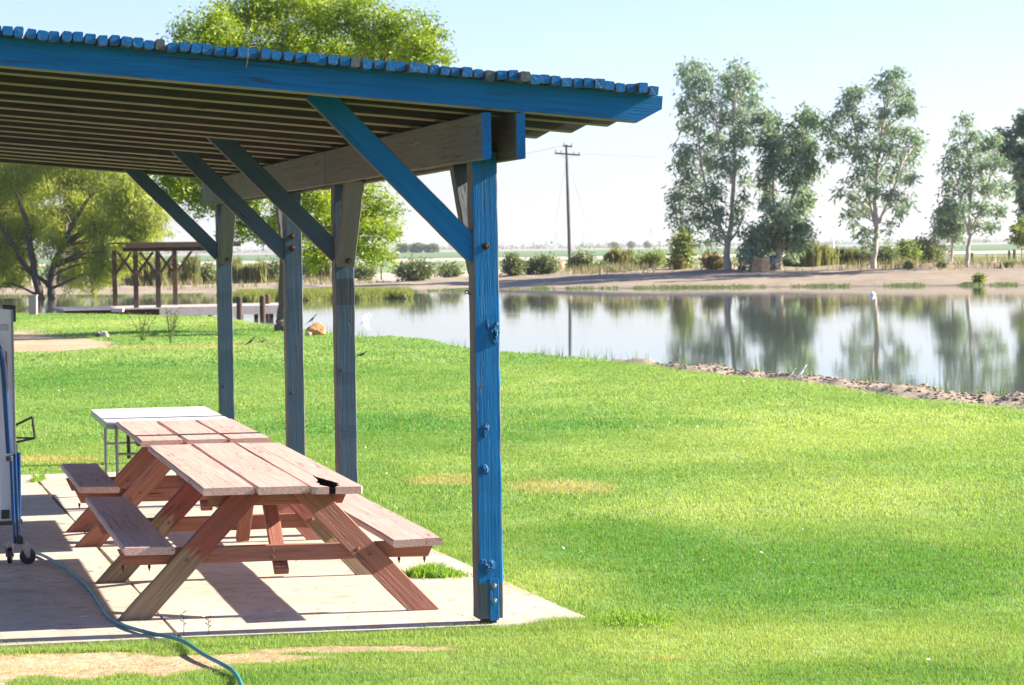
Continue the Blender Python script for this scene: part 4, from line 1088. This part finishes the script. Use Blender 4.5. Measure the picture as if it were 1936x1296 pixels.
# ------------------------------------------------------------------ dock with its little roof
DK0 = at(300, 590, 99.)
dk = empty('boat_dock', DK0, R_(15), 'weathered wooden dock with a small brown roof beyond the lawn', 'dock')
inv = Matrix.Translation(DK0) @ Matrix.Rotation(R_(15), 4, 'Z')
inv = inv.inverted()
def dl(P): return inv @ Vector([float(c) for c in P])
zt_ = 0.05
def dx(px, D):                              # local x where this pixel column meets the local depth D - 99
    a_, b_ = dl(at(px, 590, 90.)), dl(at(px, 590, 110.)); f_ = (D - 99. - a_[1]) / (b_[1] - a_[1])
    return a_[0] + (b_[0] - a_[0]) * f_
x0, x1 = dx(118, 98.), dx(560, 98.)
y0, y1 = -1.6, 3.2
nb_ = 60
bm = bmesh.new()
for k in range(nb_):
    a = x0 + (x1 - x0) * k / nb_; b_ = x0 + (x1 - x0) * (k + 1) / nb_ - .012
    add_bar(bm, ((a + b_) / 2, y0 - .02, zt_ - DK0[2] - .025 + random.uniform(-.004, .004)), ((a + b_) / 2, y1, zt_ - DK0[2] - .025), b_ - a, .05, (1, 0, 0), .004)
from_bm('deck', bm, M_DOCK, dk)
xm = dx(299, 98.)
bm = bmesh.new(); add_bar(bm, (xm, y0, zt_ - DK0[2] - .19), (x1, y0, zt_ - DK0[2] - .19), .26, .06, (0, 0, 1), .005); from_bm('fascia', bm, M_DOCK, dk)
bm = bmesh.new(); add_bar(bm, (x0, y0 + .3, zt_ - DK0[2] - .19), (xm, y0 + .3, zt_ - DK0[2] - .19), .26, .06, (0, 0, 1), .005); from_bm('fascia', bm, M_BROWN, dk)  # left part in brown: its shaded side is put into the colour
for k in range(9):
    xx = xm + (x1 - xm) * (k + .3) / 9
    bm = bmesh.new(); add_bar(bm, (xx, y0 + .4, -1.3), (xx, y0 + .4, zt_ - DK0[2] - .06), .14, .14, (1, 0, 0), .01); from_bm('pile', bm, M_BROWN, dk)
bm = bmesh.new()
add_prism(bm, [(dx(207, 97), y0 - 1.0), (dx(228, 97), y0 - 1.1), (dx(238, 97), y0 + .1), (dx(222, 97), y0 + .1)], zt_ - DK0[2] - .12, zt_ - DK0[2] + .02)
from_bm('ramp', bm, M_DOCK, dk)
zr = lambda py, D: at(300, py, D)[2] - DK0[2]
zb_ = 2.32 - DK0[2]
PX = [(258, -1.35), (300, -1.35), (218, 2.6), (332, 2.6)]
for px, yy in PX:
    D = 99. + yy
    xx = dx(px, D)
    po = timber('post', dk, (xx, yy, zt_ - DK0[2] - .05), (xx, yy, zb_ - .1), .17, .17, (1, 0, 0), M_BROWN, .01, 4, .003)
    for s in ((1,) if px == 218 else (-1, 1)):
        timber('brace', dk, (xx + s * .06, yy, zb_ - 1.0), (xx + s * .66, yy, zb_ - .18), .11, .09, (0, 1, 0), M_BROWN, .006)
for yy in (-1.35, 2.6):
    timber('roof_beam', dk, (dx(234, 99 + yy), yy, zb_ - .06), (dx(440, 99 + yy), yy, zb_ - .08), .17, .12, (0, 0, 1), M_BROWN, .006)
bm = bmesh.new()
xa, xb = dx(228, 98), dx(455, 98)
nbt = 40
for k in range(nbt):
    yy = -1.9 + 5.4 * (k + .5) / nbt
    add_bar(bm, (xa, yy, zb_ + .17), (xb, yy, zb_ + .16), .05, .105, (0, 0, 1), .004)
from_bm('roof', bm, M_BROWN, dk)
timber('roof_fascia', dk, (xa + .1, -1.95, zb_ + .07), (xb - .1, -1.95, zb_ + .08), .18, .05, (0, 0, 1), M_BROWN, .006)
for px, py0, py1, D, lab in ((453, 561, 604, 96.4, 'leftmost of the brown mooring posts by the dock'), (497, 559, 612, 95.2, 'front post of the right hand pair of brown mooring posts'), (506, 557, 585, 101.5, 'rear post of the right hand pair of brown mooring posts')):
    A, B = at(px, py1, D), at(px - .5, py0, D)
    bm = bmesh.new(); r_ = .11
    add_tube(bm, [(0, 0, -.5), (0, 0, (B[2] - A[2]) * .5), (0, 0, (B[2] - A[2]) - .04), (0, 0, B[2] - A[2])], [r_, r_ * .97, r_ * .95, r_ * .6], 12)
    o = from_bm('mooring_post', bm, M_BROWN, smooth=False); o.location = Vector([float(c) for c in A]); tag(o, lab, 'post', 'mooring posts by the dock')
# notice box beside the willow trunk
P0 = at(63, 594, 92.); bm = bmesh.new()
hN = at(63, 560, 92.)[2] - P0[2]
add_bar(bm, (0, 0, -.05), (0, 0, hN), .28, .24, (1, 0, 0), .01, 4, .004); add_bar(bm, (0, 0, hN), (0, 0, hN + .04), .32, .28, (1, 0, 0), .008)
o = from_bm('wooden_bin', bm, simple('pinkish_boards', (.38, .27, .26), .8)); o.location = Vector([float(c) for c in P0]); tag(o, 'pinkish square wooden bin left of the willow trunk', 'bin')

# clods of dried mud
n_ = 3000
t = rng.uniform(.055, .205, n_); yy0 = dirt_edge(t); yy1 = crest(t) + 1.0; y = yy0 + (yy1 - yy0) * rng.random(n_) ** .8 + rng.normal(size=n_) * .2; x = t * y
bm = bmesh.new(); bmesh.ops.create_icosphere(bm, subdivisions=1, radius=1); iv = np.array([v.co[:] for v in bm.verts]); if_ = np.array([[v.index for v in f.verts] for f in bm.faces]); bm.free()
sz = .006 + .024 * rng.random(n_) ** 3
V = iv[None] * (1 + .45 * rng.normal(size=(n_, len(iv), 1)).clip(-1, 1)) * sz[:, None, None] * np.array([1.5, 1.2, .55]) + np.stack([x, y, zground(x, y) + sz * .2], -1)[:, None]
Fc = (if_[None] + (np.arange(n_) * len(iv))[:, None, None]).reshape(-1, 3)
o = link('mud_clods', mesh_np('mud_clods', V.reshape(-1, 3), Fc), simple('dried_mud', (.24, .175, .125), .95, 0, .35, 2.)); tag(o, 'brown clods of dried mud along the near bank on the right', 'mud clods', kind='stuff')
# ------------------------------------------------------------------ rocks and birds
def rock(P0, sx, sy, sz, mat, label, seed):
    r_ = random.Random(seed); bm = bmesh.new(); bmesh.ops.create_icosphere(bm, subdivisions=3, radius=1)
    pl = [(Vector((r_.gauss(0, 1), r_.gauss(0, 1), r_.gauss(.3, .8))).normalized(), r_.uniform(.55, .85)) for _ in range(9)]
    for v in bm.verts:
        for nrm, d in pl:
            e = v.co.dot(nrm) - d
            if e > 0: v.co -= nrm * e
        v.co += v.co.normalized() * r_.gauss(0, .015)
        v.co = Vector((v.co.x * sx, v.co.y * sy, v.co.z * sz + sz * .45))
    o = from_bm('rock', bm, mat); o.location = Vector([float(c) for c in P0]); tag(o, label, 'rock')
rock(G(597, 633), .26, .2, .22, M_ROCK, 'angular orange rock at the pond edge right of the second blue post', 4)
rock(G(584, 634), .09, .08, .07, M_PALEROCK, 'small pale stone at the left foot of the orange rock', 8)
rock(hit(198, 637), .13, .12, .13, M_PALEROCK, 'pale round stone beside the bare path on the left', 5)
rock(hit(186, 637), .10, .1, .09, simple('grey_stone', (.22, .21, .2), .9), 'grey stone touching the pale round stone by the path', 6)

def bird(name, P0, heading, size, mat, label, upright=.45, legs=True, tail=.5):
    """one loft from tail tip to beak"""
    bm = bmesh.new(); n = 12
    st = [(-1.15 - tail * .5, .02, .10, .02), (-.85, .03, .13, .05), (-.5, .16, .17, .12), (-.1, .26, .24, .24), (.25, .25, .22, .25), (.5, .16, .15, .17), (.62, .13, .12, .13), (.78, .14, .12, .14), (.92, .10, .08, .10), (1.0, .035, .03, .035), (1.2, .006, .006, .006)]
    rings = []; tl = upright
    for (x, z0, ry, rz_) in st:
        cx = x; cz = x * math.tan(tl) * .8 + (.25 if x > .55 else .05 * x) 
        rings.append([bm.verts.new(Vector((cx, ry * math.cos(2 * math.pi * k / n), cz + rz_ * math.sin(2 * math.pi * k / n))) * size) for k in range(n)])
    for a, c in zip(rings, rings[1:]):
        for k in range(n): bm.faces.new((a[k], a[(k + 1) % n], c[(k + 1) % n], c[k]))
    bm.faces.new(rings[0][::-1]); bm.faces.new(rings[-1])
    if legs:
        for s in (-.09, .09): add_tube(bm, [(.1 * size, s * size, 0), (.14 * size, s * size, -.55 * size), (.28 * size, s * size, -.56 * size)], .022 * size, 5)
    o = from_bm(name, bm, mat, smooth=True)
    o.location = Vector([float(c) for c in P0]) + Vector((0, 0, .55 * size if legs else 0)); o.rotation_euler = (0, 0, heading)
    return tag(o, label, 'bird')
bird('bird', hit(473, 652), .3, .13, M_DARKBIRD, 'dark bird on the lawn, leftmost of three right of the fourth post', .6)
bird('bird', hit(496, 650), .2, .10, M_BROWNBIRD, 'brown bird on the lawn, middle one of the three by the second post', .2)
bird('bird', hit(522, 651), 1.2, .10, M_BROWNBIRD, 'brown and pale bird on the lawn closest to the second blue post', .5)
bird('bird', hit(684, 676), .2, .11, M_DARKBIRD, 'dark bird on the lawn just right of the third blue post', .3)
R0_ = G(592, 633); bird('bird', R0_ + np.array([-.03, 0, .31]), .25, .13, M_DARKBIRD, 'dark bird perched on top of the orange rock', .75)
bird('bird', hit(1496, 712), .4, .085, M_GREYBIRD, 'grey water bird on the muddy bank, left one of two', .7)
bird('bird', hit(1514, 712), .3, .10, M_WHITEBIRD, 'paler water bird on the muddy bank, right one of two', .85)
# white gull flying low over the water
P0 = at(692, 606, 66.); sz = .019 * 14
gb = bird('flying_gull', P0, .6, .15, M_WHITEBIRD, 'white gull in flight with raised wings low over the water', .55, False)
for s, tipx, tipz in ((1, .20, .16), (-1, -.02, -.20)):
    bm = bmesh.new()
    pr = [(-.02, .03 * s, .01, .075), (.05 * s, .12 * s, tipz * .55, .07), (tipx * .9 * s if s > 0 else -.06, .2 * s, tipz, .05), (tipx * 1.25 * s if s > 0 else .0, .27 * s, tipz * 1.1 - .02, .008)]
    top_ = []; 
    for (x, yv, zv, c) in pr:
        top_.append([bm.verts.new((x + c * .6, yv, zv)), bm.verts.new((x, yv, zv + .012)), bm.verts.new((x - c, yv, zv - .002)), bm.verts.new((x, yv, zv - .006))])
    for a, c in zip(top_, top_[1:]):
        for k in range(4): bm.faces.new((a[k], a[(k + 1) % 4], c[(k + 1) % 4], c[k]))
    bm.faces.new(top_[0][::-1]); bm.faces.new(top_[-1])
    from_bm('wing', bm, M_WHITEBIRD, gb)
# float on the pond
P0 = G(1650, 559, WATER); bm = bmesh.new()
add_lathe(bm, [(r_ * .62, z_ * .62) for r_, z_ in [(.05, -.12), (.15, -.09), (.21, 0), (.20, .12), (.14, .21), (.06, .25), (.04, .25), (.04, .31), (.02, .32)]], n=18)
o = from_bm('pond_float', bm, M_WHITE, smooth=True); o.location = Vector([float(c) for c in P0]); tag(o, 'small white float on the pond below the airy eucalyptus', 'float')

# ------------------------------------------------------------------ far bank furniture
P0 = hit(1463, 510); m = P0[1] / FPX
bm = bmesh.new(); r_ = 7.6 * m; h_ = 26 * m
add_lathe(bm, [(r_ * .93, -.05), (r_, .03), (r_, h_ * .3), (r_ * 1.04, h_ * .33), (r_, h_ * .36), (r_, h_ * .64), (r_ * 1.04, h_ * .67), (r_, h_ * .70), (r_, h_ * .95), (r_ * .93, h_), (r_ * .85, h_), (r_ * .85, h_ - .02)], n=20)
o = from_bm('barrel', bm, M_BARREL); o.location = Vector([float(c) for c in P0]); tag(o, 'blue plastic barrel at the foot of the bushy eucalyptus', 'barrel')
for px, py, w_, h_, lab in ((1447, 514, 17, 26, 'taller tan block of the stack left of the blue barrel'), (1430, 513, 16, 26, 'tan block half hidden by the low eucalyptus foliage')):
    P0 = hit(px, py); m = P0[1] / FPX; bm = bmesh.new()
    nlay = 3
    for k in range(nlay): add_bar(bm, (random.uniform(-.04, .04), 0, h_ * m * k / nlay - (.1 if k == 0 else 0)), (0, 0, h_ * m * (k + 1) / nlay - .012), w_ * m * random.uniform(.9, 1.05), .6, (1, 0, 0), .03, 3, .008)
    o = from_bm('block_stack', bm, M_TANBOX); o.location = Vector([float(c) for c in P0]); tag(o, lab, 'block stack')
for px, py, w_, h_, lab in ((1062, 509, 16, 21, 'orange earth mound stack just left of the power pole'), (1046, 507, 22, 16, 'flatter orange mound left of the one by the power pole')):
    P0 = hit(px, py); m = P0[1] / FPX
    rock(P0, w_ * m / 2, w_ * m / 2.4, h_ * m * .62, M_TANBOX, lab, px)
    bpy.data.objects[[o_.name for o_ in bpy.data.objects if o_.name.startswith('rock')][-1]].name = 'earth_mound'
# power pole with two crossarms
P0 = hit(1078, 507); D = P0[1]; m = D / FPX
top = at(1070.5, 274, D) - P0
pl = empty('power_pole', P0, 0, 'tall wooden power pole with two crossarms beyond the pond', 'power pole')
bm = bmesh.new(); add_tube(bm, [(0, 0, -.5), tuple(top * .5 + np.array([0, 0, 0])), tuple(top)], [3.6 * m, 3.0 * m, 2.1 * m], 10); from_bm('pole', bm, M_POLE, pl)
for py, hw, cx in ((277, 9, 1073), (292, 24, 1072.5)):
    C0 = at(cx, py, D) - P0 + np.array([0, -.2, 0])
    ca = timber('crossarm', pl, C0 + np.array([-hw * m, 0, .004 * hw]), C0 + np.array([hw * m, 0, -.004 * hw]), .14, .12, (0, 0, 1), M_POLE, .01)
    for s in (-.92, -.5, .5, .92) if hw > 10 else (-.8, .8):
        bm = bmesh.new(); add_lathe(bm, [(.03, 0), (.03, .08), (.06, .10), (.07, .16), (.04, .22)], Matrix.Translation((.07, 0, hw * m * (1 + s))) @ Matrix.Rotation(R_(90), 4, 'Y'), 8)
        from_bm('insulator', bm, M_STEEL, ca)
for s in (-1, 1):
    timber('arm_brace', pl, (at(1072.5 + s * 13, 293, D) - P0) + np.array([0, -.2, 0]), (at(1072.3, 302, D) - P0) + np.array([0, -.15, 0]), .05, .02, (0, 1, 0), M_POLE, .003)
def wire(name, A, B, sag, label, r_=.012):
    pts_ = [A + (B - A) * f_ - np.array([0, 0, sag * 4 * f_ * (1 - f_)]) for f_ in np.linspace(0, 1, 24)]
    bm = bmesh.new(); add_tube(bm, [Vector([float(q) for q in p_ - A]) for p_ in pts_], r_, 4)
    o = from_bm(name, bm, M_WIRE); o.location = Vector([float(c) for c in A]); tag(o, label, 'wire')
wire('power_wire', at(1064.5, 276, D), at(560, 330, D + 190), 1.2, 'thin wire leading left from the top of the power pole')
wire('power_wire', at(1093, 291, D), at(2300, 300, D + 190), 1.0, 'thin wire leading right from the long crossarm')
wire('guy_wire', at(1071, 300, D), at(1034, 508, D - 1), 0.02, 'guy wire slanting down left of the power pole', .008)
wire('guy_wire', at(1072, 300, D), at(1135, 508, D + 1), 0.02, 'guy wire slanting down right of the power pole', .008)
# fences: posts are things, the wires another
fb = [(1791, 499, 1791, 479, 4, 'white fence post left of the slender eucalyptus', True), (1838, 497, 1837, 478, 5, 'dark fence post just right of the slender eucalyptus', False), (1908, 494, 1908, 474, 5, 'dark fence post, left one of the pair at the right edge', False), (1918, 495, 1917, 472, 6, 'thicker dark fence post, right one of the pair at the right edge', False), (1575, 487, 1575, 458, 5, 'tall white marker post behind the straw grass row', True), (1866, 494, 1866, 480, 1.5, 'thin stake between the dark fence posts on the right', False), (1257, 508, 1257, 488, 4, 'short dark stake left of the feathery light green shrub', False), (721, 529, 721, 506, 3, 'thin wooden stake right of the locust crown', False)]
for bx, by, tx, ty, w_, lab, white in fb:
    P0 = at(bx, by, 186 if by > 486 else 200); m = P0[1] / FPX; h_ = at(tx, ty, P0[1])[2] - P0[2]
    bm = bmesh.new(); add_tube(bm, [(0, 0, -.8), (0, 0, h_ * .6), (0, 0, h_ - .03), (0, 0, h_)], [w_ * m / 2, w_ * m / 2, w_ * m / 2, w_ * m / 3], 8)
    o = from_bm('fence_post', bm, M_WHITE if white else M_POLE); o.location = Vector([float(c) for c in P0]); tag(o, lab, 'post')
for k, py in enumerate((482, 488)):
    wire('fence_wire', at(1791, py, 186), at(2000, py - 3, 186), .03, ['upper strand of the wire fence by the slender eucalyptus', 'lower strand of the wire fence by the slender eucalyptus'][k], .01)
# distant trees, pylons and a tree line in the haze
def far_tree(px, py, wd, ht, D, label, n=700, stuff=False):
    B = at(px, py, D); B[2] = 0; m = D / FPX; W_, H_ = wd * m / 2, ht * m
    root = empty('distant_tree', B, 0, label, 'tree', 'hazy trees on the horizon')
    bm = bmesh.new(); add_tube(bm, [(0, 0, -.5), (W_ * .1, 0, H_ * .6)], [.5, .25], 6); from_bm('trunk', bm, M_BARK, root)
    P = []
    for k in range(9):
        c = np.array([rng.uniform(-.7, .7) * W_ + .25 * W_ * (k / 9), rng.uniform(-.5, .5) * W_, H_ * rng.uniform(.45, .85)])
        P.append(c + rng.normal(size=(n // 9, 3)) * np.array([W_ * .2, W_ * .2, H_ * .13]))
    leaf_mesh('crown', np.concatenate(P), 2.6, 1.3, L_BUSH, root)
for a in ((762, 474, 14, 14, 1500, 'hazy tree clump at the horizon, leftmost left of the near post'), (788, 474, 20, 13, 1400, 'hazy leaning tree at the horizon between two others left of the near post'), (815, 473, 22, 11, 1400, 'hazy wind swept tree at the horizon nearest the near post'),
          (1160, 467, 16, 9, 2200, 'hazy tree clump on the horizon right of the power pole, left one'), (1196, 466, 18, 10, 2200, 'hazy tree clump on the horizon between the power pole and feathery shrub'), (1222, 466, 10, 9, 2300, 'hazy small tree on the horizon just left of the feathery shrub')):
    far_tree(*a)
P = []; 
for k in range(420):
    px = rng.uniform(-300, 2300); D = rng.uniform(3200, 4800); c = at(px, 470, D); c[2] = 0
    hh = 3 + 5 * rng.random() ** 2
    q = 26; P.append(c + np.stack([rng.normal(size=q) * 9, rng.normal(size=q) * 9, np.abs(rng.normal(size=q)) * hh * .6], -1))
o = leaf_mesh('distant_treeline', np.concatenate(P), 3.5, 2.5, L_BUSH, None); tag(o, 'faint line of far trees along the hazy horizon', 'treeline', kind='stuff')
def pylon(px, D, H_, label):
    B = at(px, 468, D); B[2] = 0
    root = empty('transmission_tower', B, .4, label, 'transmission tower', 'transmission towers in the haze')
    bm = bmesh.new(); w0, w1 = H_ * .12, H_ * .035; r_ = H_ * .006
    lv = [0, .22, .42, .6, .75]
    ww = lambda f_: w0 + (w1 - w0) * min(1, f_ / .75)
    for sx in (-1, 1):
        for sy in (-1, 1):
            add_tube(bm, [(sx * ww(f_), sy * ww(f_), f_ * H_) for f_ in lv], r_, 5)
            for a, c in zip(lv, lv[1:]):
                add_tube(bm, [(sx * ww(a), sy * ww(a), a * H_), (-sx * ww(c), sy * ww(c), c * H_)], r_ * .6, 4)
                add_tube(bm, [(sx * ww(a), sy * ww(a), a * H_), (sx * ww(c), -sy * ww(c), c * H_)], r_ * .6, 4)
    from_bm('lattice_mast', bm, M_PYLON, root)
    bm = bmesh.new()
    for s in (-1, 1):
        add_tube(bm, [(s * w1, 0, .75 * H_), (s * H_ * .16, 0, H_)], r_, 5); add_tube(bm, [(s * H_ * .16, 0, H_), (s * H_ * .05, 0, .9 * H_)], r_, 5)
    add_tube(bm, [(-H_ * .24, 0, .9 * H_), (H_ * .24, 0, .9 * H_)], r_, 5)
    from_bm('crossarm', bm, M_PYLON, root)
for a in ((928, 3300, 26, 'faint lattice tower just right of the near post'), (1052, 3200, 26, 'faint lattice tower just left of the power pole'), (1104, 4200, 28, 'faint lattice tower right of the power pole'), (1231, 3000, 30, 'faint lattice tower left of the feathery light green shrub'), (1577, 3000, 30, 'faint lattice tower behind the white marker post'), (1700, 4200, 28, 'faint lattice tower behind the dark shrubs at right')):
    pylon(*a)

# ------------------------------------------------------------------ litter on the slab (uncountable)
n_ = 420
u = rng.uniform(-2.7, .45, n_); v = rng.uniform(.1, 8, n_)
P = np.array([SH(a, b, .004) for a, b in zip(u, v)])
q = leaf_quads(P, .022, .010); q[:, 2] = .003 + np.abs(q[:, 2] - .004) * .25
o = link('leaf_litter', mesh_np('leaf_litter', q, np.arange(len(q)).reshape(-1, 4), {'var': np.repeat(rng.random(n_), 4)}), leafmat('dry_leaf', (.12, .07, .03), (.3, .2, .1), .1))
tag(o, 'dry leaf crumbs scattered over the concrete slab', 'litter', kind='stuff')
n_ = 110
y = rng.uniform(12.5, 50, n_); x = rng.uniform(-.2, .2, n_) * y; m = lawn_mask(x, y) > .8
P = np.stack([x, y, .02 + 0 * x], -1)[m]
q = leaf_quads(P, .04, .02); q[:, 2] = .02 + np.abs(q[:, 2] - .02) * .5
o = link('lawn_litter', mesh_np('lawn_litter', q, np.arange(len(q)).reshape(-1, 4), {'var': np.repeat(rng.random(len(P)), 4)}), leafmat('pale_feather', (.7, .66, .58), (.8, .8, .8), .2))
tag(o, 'pale feathers and leaves lying on the lawn', 'litter', kind='stuff')

# ------------------------------------------------------------------ haze
bm = bmesh.new()
add_prism(bm, [(-13500, -300), (13500, -300), (13500, 8600), (-13500, 8600)], -3.0, 60.0)
k = N('haze_air'); k.t.nodes.remove(k.b)
pv = k.n('ShaderNodeVolumePrincipled'); pv.inputs['Color'].default_value = (.93, .95, 1, 1); pv.inputs['Density'].default_value = HAZE; pv.inputs['Anisotropy'].default_value = .3
k.l(pv.outputs[0], k.out.inputs['Volume'])
tag(from_bm('haze', bm, k.m), 'thin pale haze over the pond and the fields', 'haze', kind='stuff')
